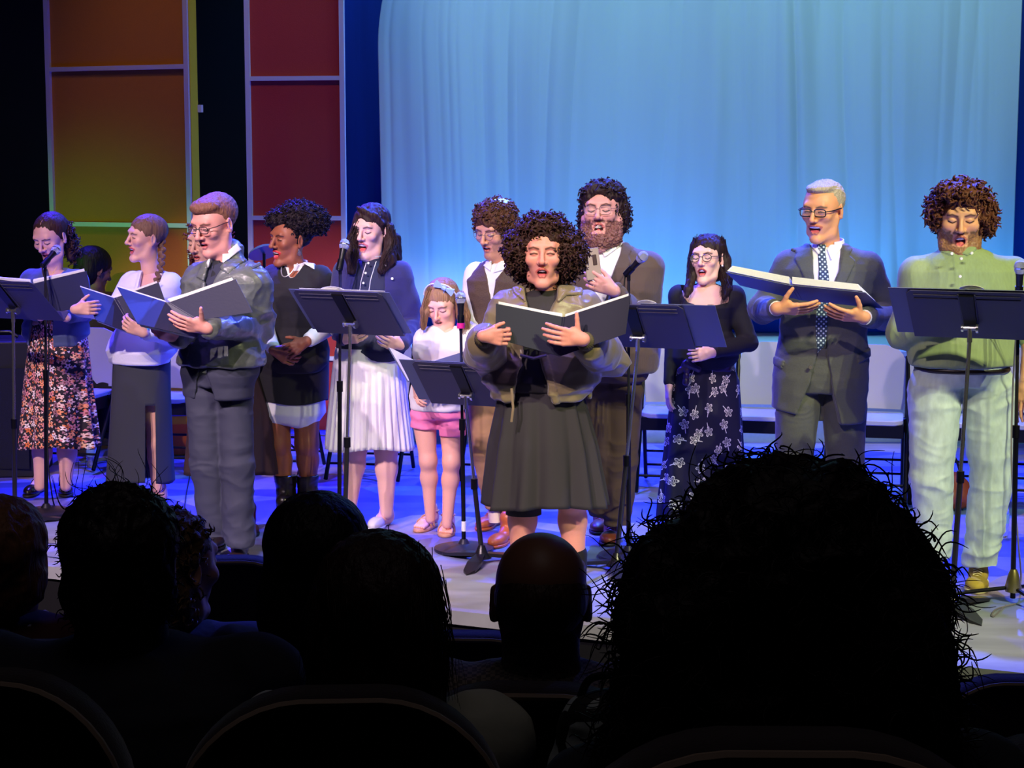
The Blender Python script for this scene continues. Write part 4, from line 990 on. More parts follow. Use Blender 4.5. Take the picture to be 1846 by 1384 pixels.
def print_tex(kind):
    def f(nt, b, tc, mx):
        N = nt.nodes; L = nt.links
        at = N.new('ShaderNodeAttribute'); at.attribute_name = 'pat'
        def math_(op, a, b_=None, c=None):
            n = N.new('ShaderNodeMath'); n.operation = op
            for i, v in enumerate((a, b_, c)):
                if v is None: continue
                if isinstance(v, (int, float)): n.inputs[i].default_value = v
                else: L.new(v, n.inputs[i])
            return n.outputs[0]
        def mixc(fac, a, c):
            n = N.new('ShaderNodeMix'); n.data_type = 'RGBA'; L.new(fac, n.inputs[0])
            for s_, v in ((6, a), (7, c)):
                if isinstance(v, tuple): n.inputs[s_].default_value = v
                else: L.new(v, n.inputs[s_])
            return n.outputs[2]
        def vor(scale, rnd=1.0):
            v = N.new('ShaderNodeTexVoronoi'); v.voronoi_dimensions = '2D'; v.inputs['Scale'].default_value = scale; v.inputs['Randomness'].default_value = rnd
            L.new(at.outputs['Vector'], v.inputs['Vector']); return v
        def polar(v, scale):
            s1 = N.new('ShaderNodeVectorMath'); s1.operation = 'SUBTRACT'; 
            sc = N.new('ShaderNodeVectorMath'); sc.operation = 'SCALE'; sc.inputs['Scale'].default_value = 1.0
            L.new(at.outputs['Vector'], sc.inputs[0]); L.new(sc.outputs[0], s1.inputs[0]); L.new(v.outputs['Position'], s1.inputs[1])
            sp = N.new('ShaderNodeSeparateXYZ'); L.new(s1.outputs[0], sp.inputs[0])
            x, y = sp.outputs[0], sp.outputs[1]
            r = math_('SQRT', math_('ADD', math_('MULTIPLY', x, x), math_('MULTIPLY', y, y))); a = math_('ARCTAN2', y, x); return r, a, x, y
        L4 = lambda c: tuple(lin(c))+(1,)
        if kind == 'dense':
            cols = [(250, 160, 110), (245, 205, 190), (222, 140, 140), (250, 235, 225), (230, 120, 60), (165, 115, 125), (240, 185, 140)]
            base = L4((38, 30, 36))
            for sc, thr, pet in ((52.0, 0.0075, 3), (21.0, 0.0185, 5)):
                v = vor(sc); r, a, x, y = polar(v, sc)
                se = N.new('ShaderNodeSeparateColor'); L.new(v.outputs['Color'], se.inputs[0])
                cr = N.new('ShaderNodeValToRGB'); cr.color_ramp.interpolation = 'CONSTANT'; el = cr.color_ramp.elements
                el[0].color = L4(cols[0]); el[1].position = 1/7; el[1].color = L4(cols[1])
                for i in range(2, 7): e = el.new(i/7); e.color = L4(cols[i])
                L.new(se.outputs[0], cr.inputs[0])
                ph = math_('MULTIPLY', se.outputs[1], 6.28)
                rr = math_('MULTIPLY', math_('ADD', 0.74, math_('MULTIPLY', 0.26, math_('COSINE', math_('ADD', math_('MULTIPLY', a, float(pet)), ph)))), thr)
                inside = math_('LESS_THAN', r, rr); base = mixc(inside, base, cr.outputs[0])
                if pet == 5:
                    core = math_('LESS_THAN', r, 0.0045); base = mixc(core, base, L4((120, 60, 50)))
        else:
            base = L4((26, 26, 44)); v = vor(10.5, 0.75); r, a, x, y = polar(v, 10.5)
            se = N.new('ShaderNodeSeparateColor'); L.new(v.outputs['Color'], se.inputs[0])
            ph = math_('MULTIPLY', se.outputs[1], 6.28); keep = math_('LESS_THAN', se.outputs[0], 0.92)
            lob = math_('ABSOLUTE', math_('COSINE', math_('ADD', math_('MULTIPLY', a, 2.5), ph)))
            rr = math_('MULTIPLY', math_('ADD', 0.42, math_('MULTIPLY', 0.58, lob)), 0.029)
            outer = math_('LESS_THAN', r, rr); inner = math_('LESS_THAN', r, math_('SUBTRACT', rr, 0.0042)); ring = math_('SUBTRACT', outer, inner)
            vein = math_('MULTIPLY', inner, math_('GREATER_THAN', math_('SINE', math_('MULTIPLY', r, 900.0)), 0.35))
            ca = math_('COSINE', math_('SUBTRACT', a, ph)); stem = math_('MULTIPLY', math_('LESS_THAN', math_('ABSOLUTE', math_('MULTIPLY', r, math_('SINE', math_('SUBTRACT', a, ph)))), 0.0022), math_('MULTIPLY', math_('GREATER_THAN', ca, 0.0), math_('LESS_THAN', r, 0.050)))
            m = math_('MULTIPLY', math_('MINIMUM', 1.0, math_('ADD', math_('ADD', ring, math_('MULTIPLY', vein, .7)), stem)), keep)
            base = mixc(m, base, L4((238, 236, 205)))
        L.new(base, mx.inputs[6])
    return f
def dots_tex(nt, b, tc, mx):
    mp = nt.nodes.new('ShaderNodeMapping'); mp.inputs['Scale'].default_value = (62, 0.001, 62); mp.inputs['Rotation'].default_value = (0, .785, 0)
    v = nt.nodes.new('ShaderNodeTexVoronoi'); v.inputs['Scale'].default_value = 1.0; v.inputs['Randomness'].default_value = 0
    cr = nt.nodes.new('ShaderNodeValToRGB'); cr.color_ramp.interpolation = 'CONSTANT'; cr.color_ramp.elements[0].color = (.55, .68, .75, 1); cr.color_ramp.elements[1].position = .27; cr.color_ramp.elements[1].color = tuple(lin((48, 66, 92)))+(1,)
    nt.links.new(tc.outputs['Object'], mp.inputs[0]); nt.links.new(mp.outputs[0], v.inputs['Vector']); nt.links.new(v.outputs['Distance'], cr.inputs[0]); nt.links.new(cr.outputs[0], mx.inputs[6])
def held_folder(label, Y, left, right, m=None, name='folder', pages=True, pthick=0.012, rise=0.010, flip=(), group='folders held by the singers', pm=None):
    # left/right: outer-top, spine-top, spine-bottom, outer-bottom as (px, py, dy)
    m = m or m_cover; Q = [[W(x, y, Y+d) for x, y, d in q] for q in (left, right)]
    for q, px in zip(Q, (left, right)):
        nq = np.cross(q[1]-q[0], q[2]-q[0]); cm = np.array([0, 0, CAMH]); r = q[3]-cm; q[3] = cm+r*(((q[0]-cm)@nq)/(r@nq))
    root = empty(name, (Q[0][2]+Q[1][2])/2, label, 'folder', group)
    for q in Q:
        q = np.array(q); MB().plate(q, 0.003).build('cover', m, root, smooth=False, bevel=0.0008)
    sp = MB(); sp.tube([Q[0][1], Q[0][2]], 0.0035, 6); sp.tube([Q[1][1], Q[1][2]], 0.0035, 6)
    sp.plate([Q[0][1], Q[1][1], Q[1][2], Q[0][2]], 0.003) if np.linalg.norm(Q[0][1]-Q[1][1]) > 0.004 else None
    sp.build('spine', m, root)
    if pages:
        p = MB()
        for qi, q in enumerate(Q):
            q = np.array(q); n = nrm(np.cross(q[1]-q[0], q[3]-q[0]))
            if (n[1] < 0) != (qi in flip): n = -n
            u = nrm(q[0]-q[3])
            nk = max(4, int(pthick/.0024))
            for k_ in range(nk):
                k = 3*k_/(nk-1); o = n*(0.004+pthick*k/3); e = [q[0]+(q[1]-q[0])*(0.04+.02*k)+u*(rise*(1-.15*k)), q[1]+u*(rise+.002*k), q[2]+(q[1]-q[2])*.04, q[3]+(q[2]-q[3])*(0.04+.02*k)+(q[0]-q[3])*.04]
                p.plate([a+o for a in e], 0.0016)
        p.build('pages', pm or m_paper, root, smooth=False)
    rg = MB()
    for t in (0.15, 0.5, 0.85):
        c = Q[0][1]+(Q[0][2]-Q[0][1])*t+np.array([0, 0.012, 0.012]); a = np.linspace(0, 2*PI, 12, endpoint=False)
        rg.tube([c+0.011*np.array([math.cos(x), 0, math.sin(x)]) for x in a], 0.0013, 5, True)
    rg.build('binder_ring', m_chrome, root)
    return root
def collar(f, wings, m, dy=-0.105, band=True, r=0.060, hgt=0.035, name='collar', lean=0.0, dyb=-0.03):
    c = MB()
    for q in wings: 
        P = [f.px(x, y, d) if len(t) == 3 else f.px(x, y, dy) for t in q for x, y, d in [(t[0], t[1], t[2] if len(t) == 3 else dy)]]
        c.plate(P, 0.006)
    if band:
        V = []; n = 22; k = 5
        for j in range(k):
            for i in range(n):
                a = f.yaw*0-PI/2+0.42+(2*PI-0.84)*i/(n-1); p = np.array([math.cos(a)*r*(1+.10*(1-j/(k-1))), math.sin(a)*r*1.05*(1+.1*(1-j/(k-1))), -0.012+hgt*j/(k-1)+0.010*math.sin(a)])
                V.append(f.N+f.R@p)
        F = [(j*n+i, j*n+i+1, (j+1)*n+i+1, (j+1)*n+i) for j in range(k-1) for i in range(n-1)]
        V = np.array(V); cc = f.N; O = V+0.005*(V-cc)/np.linalg.norm(V-cc, axis=1)[:, None]*np.array([1, 1, 0]); N_ = len(V)
        F2 = [tuple(N_+i for i in q[::-1]) for q in F]; F3 = [((k-1)*n+i, (k-1)*n+i+1, N_+(k-1)*n+i+1, N_+(k-1)*n+i) for i in range(n-1)]
        c.add(np.concatenate([V, O]), F+F2+F3)
    return c.build(name, m, f.root, sharp=30)
def buttons(f, pts, m, dy=-0.13, r=0.006, name='button'):
    for p in pts:
        x, y = p[:2]; d = p[2] if len(p) > 2 else dy; c = f.px(x, y, d); MB().tube([c+[0, 0.006, 0], c-[0, 0.003, 0]], r, 10).build(name, m, f.root)
def trousers(f, legs, m, r=(0.092, 0.076, 0.070, 0.068), z1=None, off=0.008, amp=0.006, seed=2, name='trousers', h=0.006, freq=(7, 7, 13), fx=1.0, fy=1.0, crotch=0.0):
    V = Vol(); secs = []
    for t, rx, ry in f.prof[:4]:
        c = f.P+(f.N-f.P)*t; secs.append((c[2], c[0], c[1], rx*f.sc*fx+off, ry*f.sc*fy+off, f.yaw))
    V.loft(secs, 0.04)
    for hp, kn, an in legs:
        a, b, c = f.px(*hp), f.px(*kn), f.px(*an)
        V.cone(a, b, r[0], r[1], 0.025); V.cone(b, b+(c-b)*.5, r[1], r[2], 0.02); V.cone(b+(c-b)*.5, c, r[2], r[3], 0.02)
        V.fn((lambda cz: (lambda X, Y, Z: np.maximum(np.maximum((cz-Z), np.abs(X-c[0])-.12), Z-cz-.0)+0*Y))(c[2]) if False else (lambda c=c, r3=r[3]: (lambda X, Y, Z: np.maximum(np.hypot(X-c[0], Y-c[1])-r3*1.25, Z-c[2]+0.0)))(), 'sub', 0.004)
    a, b = V.mesh(h)
    zk = np.mean([f.px(*l[1])[2] for l in legs]); za = np.mean([f.px(*l[2])[2] for l in legs])
    wf = lambda P: 0.45+1.0*np.exp(-((P[:, 2]-zk)/0.09)**2)+1.3*np.exp(-((P[:, 2]-za)/0.16)**2)+0.6*np.exp(-((P[:, 2]-f.P[2]+.05)/0.1)**2)
    a = wrinkle(a, b, amp, freq, seed, wf, 0.04); return mk(name, a, b, m, f.root)
def wb(f, P):  # stronger creases near elbows
    w = np.full(len(P), 0.55)
    for k in f.arm:
        e = f.arm[k][1]; w = w+1.0*np.exp(-(np.linalg.norm(P-e, axis=1)/0.11)**2)
    return w

CAP = ((0, 0.020, 0.042), (.086, .104, .087))
def leaf_collar(f, V, quads, m, off=.009, dy=-.12, h=.0035, name='collar'):
    for q in quads: f.layer(V, name, q, m, off, dy=dy, h=h, thick=.012, back=.06)
# ------------------------------------------------------------------ woman in a floral skirt, far left
f = Fig('woman with dark parted hair in blue-grey cardigan and peach floral skirt, singing at far left', 10.1, 0.12, (92, 895), (97, 484), (100, 612), 'f', sw=0.135, sc=1.0)
f.arms(a=((44, 556, 0.02), (74, 570, -0.30)), b=((158, 560, 0.02), (118, 572, -0.30)))
f.head((91, 427), 0.38, 0.42, 0.0, 1.06, (222, 170, 152), dy=-0.04, mouth=0.45, eyes='down', lip=(185, 85, 90), brow=(55, 38, 34), jaw=.92)
f.chest(); f.legs([[(82, 700, 0), (76, 790, 0), (72, 876, 0)], [(118, 700, 0), (120, 790, 0), (119, 876, 0)]], r=(0.08, .054, .052, .032))
for k, n in (('a', 1), ('b', 1)):
    f.hand(k, (0.55 if k == 'a' else -0.55, -0.3, 0.5), (0, 0.7, 0.5), -1 if k == 'a' else 1, 0.9)
F_ = Vol()
for a, b in (((74, 882), (50, 898)), ((119, 882), (119, 902))):
    p, q = G(*a), G(*b); d = nrm(q-p); F_.cone(p+[0, 0, .06], p+d*.16+[0, 0, .03], .034, .03, .03); F_.cone(p+[0, 0, .09], p+[0, 0, .04], .034, .036, .03)
f.skinvol(F_, .005); f.bodyobj(m_skin)
f.hair([((0, 0.025, 0.040), (.086, .100, .086)), ((0.02, 0.085, 0.0), (.055, .05, .06))], hairm('dark brown hair', (58, 36, 32)), cut=((0, -0.105, -0.03), (.058, .075, .093)),
       locks=[(((112, 425, .06), (126, 440, .05), (128, 462, .04)), (.045, .04, .025))], cuts=[((0, -0.07, .125), (.003, .075, .03))])
f.curls(f.root.children[-1].data.materials[0], 240, .045, .007, 1.8, .0042, 2, filt=lambda L: (L[:, 1] > .05) & (L[:, 2] < .03))
m_gry = mat('blue-grey knit', (70, 82, 112), .9, bump=.15, bscale=(60, 60, 60), sheen=.2)
V = Vol(); f.torso(V, .022, z0=f.px(100, 622)[2]); [f.sleeve(V, k, .056, .050, .040, upto=.9) for k in 'ab']; V.snap()
f.front_cut(V, [(77, 462), (82, 488), (93, 514), (114, 486), (118, 462)], k=.004, back=-.01); f.front_cut(V, [(55, 576), (97, 576), (99, 650), (47, 650)], k=.004)
f.garment(V, 'cardigan', m_gry, amp=.004, seed=4, w=lambda P: wb(f, P))
m_flor = mat('peach floral print', (40, 30, 36), .8, tex=print_tex('dense'), var=.03)
o = f.skirt([(572, 62, 146), (610, 54, 156), (700, 43, 164), (803, 36, 177)], m_flor, pleats=9, amp=.075, seed=5, depth=.70, rows=40)
pat_attr(o, np.array([v.co[:] for v in o.data.vertices]), (0, 0))
m_shoe = mat('black patent', (20, 14, 16), .25, spec=.6)
for a, b in (((74, 882), (49, 898)), ((119, 882), (119, 903))):
    so = f.shoe(a, b, m_shoe, m_sole, w=.041, low=True); p, q = G(*a), G(*b); d = nrm(q-p); s_ = np.cross([0, 0, 1], d)
    t = np.linspace(0, PI, 9); MB().tube([p+d*.07+s_*.038*math.cos(x)+np.array([0, 0, .035+.042*math.sin(x)]) for x in t], .0045, 6).build('strap', m_shoe, so)
MB().tube(spline([f.N+f.R@np.array(q) for q in ((-.05, -.07, .02), (-.02, -.105, -.04), (0, -.115, -.06), (.02, -.105, -.04), (.05, -.07, .02))], 5), .0011, 5).build('necklace', mat('gold', (220, 170, 90), .3, .9), f.root)
held_folder('violet-lit open folder held by the woman in the floral skirt, behind the far left stand', 10.1, [(-32, 500, -.44), (56, 511, -.40), (72, 566, -.36), (-12, 560, -.4)], [(156, 488, -.42), (60, 511, -.40), (76, 566, -.36), (168, 552, -.38)], pthick=.014, rise=.014)
# ------------------------------------------------------------------ woman in a white cardigan
f = Fig('smiling woman with a brown braid in white cardigan and long charcoal slit skirt', 9.9, 0.55, (250, 905), (272, 490), (252, 645), 'f', sw=0.135)
f.arms(a=((207, 560, -0.02), (136, 558, -0.47)), b=((320, 604, 0.0), (258, 600, -0.42)))
f.head((263, 428), 1.0, 0.0, 0.08, 1.02, (220, 168, 148), mouth=0.75, smile=1.0, eyes='squint', lip=(190, 90, 92), brow=(95, 68, 52), jaw=.93)
f.chest()
f.hand('a', (1, -.1, 0.12), (0, 0.95, -.1), -1, .9, curl=(.5, .7, .4)); f.hand('b', (-0.85, -.1, 0.45), (0.1, 0.9, 0.2), 1, .95, curl=(.45, .7, .5), thumb=(.3, 1, .2))
f.legs([[(235, 720, 0), (236, 800, .02), (238, 880, .03)], [(280, 720, 0.02), (283, 800, .02), (284, 880, -.0)]], r=(0.07, .054, .052, .034))
f.skin_arm('b', (.035, .03, .024)); F_ = Vol(); p = G(289, 908); F_.cone(p+[0, 0.02, .09], p+[0, 0.02, .04], .034, .036, .03); F_.cone(p+[0, 0, .05], p+[-.10, -.10, .03], .034, .03, .03); p = G(240, 903); F_.cone(p+[0, 0, .09], p+[-.08, -.1, .03], .034, .03, .03); f.skinvol(F_); f.bodyobj(m_skin)
hb = hairm('ash brown hair', (112, 84, 66))
f.hair([CAP], hb, cut=((0, -0.118, -0.025), (.066, .084, .104)), locks=[], cuts=[((.085, -.01, -.03), (.03, .035, .05)), ((-.085, -.01, -.03), (.03, .035, .05))])
br = MB(); pth = spline([f.T((0.02, .10, .045)), f.px(291, 420, .03), f.px(292, 450, 0), f.px(290, 478, -.06), f.px(283, 505, -.10), f.px(281, 522, -.13)], 9)
VV = Vol()
for i in range(0, len(pth)-1, 2):
    s_ = 1 if (i//2) % 2 else -1; t = i/len(pth); VV.ell(pth[i]+np.array([s_*.007, 0, 0]), (.019*(1-.45*t), .018*(1-.4*t), .016), rotm(0, 0, s_*.5), .003)
VV.chain([f.px(281, 522, -.13), f.px(279, 540, -.14), f.px(272, 552, -.15)], [.009, .016, .012], .004)
a, b = VV.mesh(.003, .012); a = wrinkle(a, b, .002, (160, 160, 30), 5, None, .003); mk('braid', a, b, hb, f.root)
V = Vol(); f.torso(V, .030, z0=f.px(250, 654)[2], fx=1.08); [f.sleeve(V, k, .062, .056, .040, upto=.93) for k in 'ab']
f.front_cut(V, [(249, 478), (247, 508), (240, 553), (286, 512), (292, 480)], dy=-.14, k=.004, back=-.02)
f.patch(V, [(252, 480), (249, 508), (243, 556), (236, 556), (243, 508), (247, 480)], .007, -.14); f.patch(V, [(286, 508), (294, 512), (250, 562), (241, 556)], .007, -.14)
f.garment(V, 'cardigan', mat('white knit', (228, 228, 232), .9, bump=.12, bscale=(70, 70, 70), sheen=.3), amp=.007, freq=(6, 6, 5), seed=9, w=lambda P: wb(f, P))
m_ch = mat('charcoal crepe', (52, 54, 62), .85, bump=.04, bscale=(50, 50, 12))
f.skirt([(640, 206, 306), (700, 203, 306), (780, 199, 309), (866, 194, 312)], m_ch, pleats=4, amp=.035, seed=2, depth=.72, rows=40, slit=(1.5*PI+0.28, 1.5*PI+0.62, .36), n=260)
MB().tube([f.arm['b'][2]+(f.arm['b'][1]-f.arm['b'][2])*.05+np.array([.02*math.cos(t), .026*math.sin(t), .026*math.cos(t)]) for t in np.linspace(0, 2*PI, 14, endpoint=False)], .005, 6, True).build('bracelet', mat('turquoise band', (80, 190, 215), .5), f.root)
held_folder('open navy folder held up by the woman in the white cardigan', 9.9, [(144, 517, -.40), (205, 537, -.30), (244, 604, -.36), (173, 577, -.46)], [(286, 509, -.34), (210, 536, -.29), (246, 603, -.35), (304, 560, -.40)], pthick=.014, rise=.012)
# ------------------------------------------------------------------ woman hidden behind the leather jacket
f = Fig('woman with curly auburn hair in dark brown dress, mostly hidden behind the leather jacket', 9.35, 0.35, (408, 955), (388, 500), (405, 650), 'f', sw=0.14)
f.head((372, 436), 0.6, 0.15, 0, 1.02, (215, 165, 145), mouth=0.3); f.chest(); f.legs([[(388, 640, 0), (378, 790, 0), (372, 925, 0)], [(424, 640, 0), (438, 790, 0), (443, 935, 0)]], r=(.08, .055, .05, .034)); f.bodyobj(m_skin)
hm = hairm('auburn curly hair', (98, 48, 36), sc=(60, 60, 60))
f.hair([((0, 0.025, 0.03), (.095, .105, .09)), ((-.06, .02, -.05), (.045, .06, .09)), ((.06, .02, -.05), (.045, .06, .09))], hm, amp=.008, freq=(40, 40, 40)); f.curls(hm, 420, .045, .007, 2, .004, 4)
V = Vol(); f.torso(V, .015); f.garment(V, 'bodice', mat('dark brown crepe', (58, 36, 38), .85), amp=.003)
f.skirt([(640, 360, 450), (740, 342, 484), (852, 335, 494)], mat('dark brown skirt', (52, 32, 36), .85), pleats=11, amp=.06, seed=8)
for a, b in (((372, 935), (362, 952)), ((446, 950), (456, 975))): f.shoe(a, b, mat('maroon shoe', (70, 28, 34), .5), m_sole)
# ------------------------------------------------------------------ man in the leather jacket
f = Fig('man in grey leather jacket and navy suit, glasses, holding an open folder', 8.45, 0.50, (402, 1005), (408, 472), (394, 690), 'm', sw=0.155, sc=1.02, sdz=-.085)
f.arms(a=((338, 585, -0.02), (322, 612, -0.30)), b=((470, 586, 0.02), (372, 592, -0.43)))
f.head((386, 404), 0.62, 0.28, 0.0, 1.12, (226, 160, 148), dy=-.03, mouth=0.35, smile=.2, eyes='down', brow=(120, 85, 66), lip=(190, 105, 105), jaw=1.02, neckr=.052)
f.hand('b', (-1, -.05, .22), (.05, .75, .55), 1, 1.02, curls=[(.12, .2, .1), (.12, .2, .1), (.12, .22, .1), (.15, .25, .1)], thumb=(.15, 1, .0), tcurl=.0, spread=.1)
f.hand('a', (-.6, -.4, .3), (.1, .7, .7), -1, 1.0); f.chest(); f.bodyobj(m_skin)
hb = hairm('light brown short hair', (128, 88, 72), sc=(150, 150, 40))
f.hair([((0, 0.030, 0.044), (.083, .096, .084)), ((0.0, -0.028, .086), (.070, .060, .034))], hb, cut=((0, -0.110, -0.022), (.086, .088, .092)), cuts=[((.088, -.02, -.04), (.02, .05, .06)), ((-.088, -.02, -.04), (.02, .05, .06)), ((0, 0.1, -.11), (.12, .1, .06))], amp=.003, freq=(70, 25, 40))
f.glasses(m_gl, m_lens, .025, .0145, False, .0019, z=.004)
S = Vol(); f.torso(S, .012, z0=f.px(395, 672)[2]); f.garment(S, 'shirt', m_white_c, amp=.002)
f.layer(S, 'tie', [(378, 470), (392, 470), (388, 486), (384, 560), (366, 560), (378, 486)], mat('dark tie', (34, 36, 44), .6), .010, dy=-.16)
collar(f, [], m_white_c, r=.062, hgt=.062)
V = Vol(); f.torso(V, .022, z0=f.px(395, 716)[2], fx=1.03); f.front_cut(V, [(352, 690), (362, 650), (372, 640), (372, 670), (385, 712), (388, 740), (345, 740)], dy=-.14, k=.006)
f.garment(V, 'suit_jacket', mat('navy suiting', (52, 54, 76), .8), amp=.003, seed=3)
m_lea = mat('grey green leather', (102, 108, 104), .34, bump=.35, bscale=(26, 26, 34), var=.12, spec=.55)
V = Vol(); f.torso(V, .040, z0=f.px(395, 657)[2], fx=1.06); V.cone(f.N+[.004, .012, -.03], f.N+[.006, .018, .038], .084, .072, .02); [f.sleeve(V, k, .074, .066, .048, upto=.96) for k in 'ab']; V.snap()
f.front_cut(V, [(372, 456), (366, 500), (366, 540), (371, 545), (388, 505), (415, 462), (412, 446)], dy=-.15, k=.004, back=-.03)
f.patch(V, [(420, 442), (446, 452), (440, 468), (412, 492), (402, 487), (392, 478)], .010, -.14); f.patch(V, [(372, 470), (356, 480), (350, 500), (366, 506)], .010, -.14); f.patch(V, [(362, 510), (372, 510), (372, 660), (360, 660)], .006, -.15)
f.patch(V, [(388, 508), (420, 500), (420, 518), (388, 524)], .007, -.14)
leaf_collar(f, V, [[(421, 440), (428, 452), (402, 474), (392, 472), (398, 462)], [(376, 458), (382, 472), (375, 490), (369, 474)]], m_white_c, dy=-.14)
f.garment(V, 'leather_jacket', m_lea, amp=.015, freq=(9, 9, 11), seed=12, w=lambda P: wb(f, P), h=.0055)
MB().tube([f.px(452, 484, -.12), f.px(468, 476, -.07)], .012, 8).build('epaulette', m_lea, f.root)
trousers(f, [[(368, 716, 0), (374, 840, -.03), (388, 965, 0)], [(422, 716, 0), (428, 840, -.05), (432, 982, -.05)]], mat('navy trousers', (54, 56, 78), .8, bump=.1, bscale=(12, 12, 20)), r=(.088, .078, .072, .074), amp=.009, seed=6)
m_bs = mat('dark brown leather', (40, 26, 28), .35, spec=.5)
f.shoe((398, 985), (360, 1006), m_bs, m_sole, w=.046, lace=m_bs); f.shoe((434, 1000), (426, 1026), m_bs, m_sole, w=.048, lace=mat('lace', (60, 42, 44), .6))
held_folder('large open navy folder held by the man in the leather jacket', 8.45, [(211, 517, -.42), (300, 545, -.32), (355, 608, -.37), (248, 584, -.48)], [(425, 503, -.36), (304, 545, -.32), (358, 577, -.35), (456, 563, -.40)], pthick=.016, rise=.014)
# ------------------------------------------------------------------ woman in the black pinafore
f = Fig('laughing woman with a high puff of black curls, white shirt under a black pinafore', 9.45, 0.48, (526, 945), (534, 480), (524, 665), 'f', sw=0.145, sc=1.05)
f.arms(a=((472, 580, -0.02), (494, 632, -0.22)), b=((598, 585, -0.02), (552, 616, -0.24)))
f.head((522, 432), 0.85, 0.02, 0.05, 1.06, (150, 88, 66), mouth=0.8, smile=1.0, eyes='squint', lip=(200, 40, 48), brow=(38, 24, 22), nose=1.2, jaw=.96)
f.chest()
f.hand('a', (.75, -.3, -.35), (.3, .9, .1), -1, .95, curl=(.5, .7, .5)); f.hand('b', (-.85, -.25, -.45), (-.1, .9, -.2), 1, .95, curl=(.4, .6, .4))
f.legs([[(500, 690, 0), (502, 800, -.01), (515, 900, 0)], [(551, 690, 0), (553, 800, -.01), (557, 900, 0)]], r=(.085, .062, .056, .04)); f.bodyobj(m_skin)
hb = hairm('black coily hair', (34, 25, 32), sc=(90, 90, 90), b=.8)
f.hair([((0, 0.030, 0.035), (.083, .096, .082)), ((0.02, .05, .105), (.105, .105, .085)), ((.05, .12, .09), (.07, .07, .07)), ((-.04, -.03, .10), (.07, .06, .05))], hb, cut=((0, -0.110, -0.035), (.060, .078, .094)),
       cuts=[((.085, -.01, -.035), (.03, .03, .04)), ((-.085, -.01, -.035), (.03, .03, .04)), ((0, .10, -.09), (.12, .08, .06))], amp=.010, freq=(38, 38, 38), seed=4)
f.curls(hb, 900, .030, .005, 2.2, .0034, 7, down=.1, filt=lambda L: L[:, 2] > .03)
e = MB()
for x in (-1, 1):
    for k in range(5): e.tube([f.T((x*.083, -.002, -.040)), f.T((x*(.083+.002*k), -.012+.006*k, -.068-.004*(2-abs(k-2))))], .0016, 5)
e.build('earrings', mat('silver', (215, 215, 220), .25, .9), f.root)
MB().tube(spline([f.N+f.R@np.array(q) for q in ((-.05, -.06, .02), (-.03, -.095, -.03), (0, -.110, -.05), (.03, -.095, -.03), (.05, -.06, .02))], 5), .003, 6).build('necklace', mat('silver beads', (190, 190, 195), .4, .6), f.root)
S = Vol(); f.torso(S, .010); [f.sleeve(S, k, .058, .052, .038, upto=.93) for k in 'ab']; f.front_cut(S, [(515, 462), (521, 500), (530, 500), (548, 470), (545, 455)], dy=-.12, back=-.02, k=.003)
f.garment(S, 'shirt', m_white_c, amp=.005, freq=(9, 9, 9), seed=3, w=lambda P: wb(f, P))
collar(f, [], m_white_c, band=True, r=.055)
m_pin = mat('black pinafore', (32, 29, 36), .85, bump=.1, bscale=(60, 60, 60), sheen=.1)
V = Vol(); f.torso(V, .022, fx=1.04); V.cone(f.N+f.R@np.array([-.06, .0, -.04]), f.sh('a'), .052, .070, .03); V.cone(f.N+f.R@np.array([.06, .0, -.04]), f.sh('b'), .052, .070, .03); [V.cone(f.arm[q][0], f.arm[q][0]+(f.arm[q][1]-f.arm[q][0])*.10, .070, .066, .02) for q in 'ab']
f.front_cut(V, [(503, 455), (518, 500), (522, 503), (530, 500), (560, 455)], dy=-.13, back=-.02, k=.003)
leaf_collar(f, V, [[(500, 455), (511, 468), (494, 486), (489, 476)], [(556, 446), (567, 486), (540, 474), (534, 466)]], m_white_c)
f.garment(V, 'pinafore_top', m_pin, amp=.004, seed=5)
f.skirt([(640, 464, 592), (680, 459, 592), (722, 458, 592)], m_pin, 'pinafore_skirt', pleats=6, amp=.02, depth=.62, seed=3)
f.skirt([(700, 464, 584), (744, 461, 586), (762, 480, 574), (766, 492, 564)], m_white_c, 'shirt_tail', pleats=5, amp=.015, depth=.62, seed=4)
m_boot = mat('black boot leather', (24, 18, 20), .3, bump=.15, bscale=(30, 30, 30), spec=.5)
for a, b, t in (((516, 938), (498, 958), (515, 852)), ((556, 938), (545, 962), (554, 852))):
    so = f.shoe(a, b, m_boot, m_sole, w=.044); p = f.px(t[0], t[1], 0); q = G(*a)+np.array([0, 0, .05])
    V = Vol(); V.cone(p, q+(p-q)*.45, .062, .052, .02); V.cone(q+(p-q)*.45, q+[0, 0, .03], .052, .044, .02); V.fn(lambda X, Y, Z: (Z-(p[2]-.012))+0*X+0*Y, 'int', .004)
    x, y = V.mesh(.005); x = wrinkle(x, y, .005, (9, 9, 22), 3); mk('boot_shaft', x, y, m_boot, so)
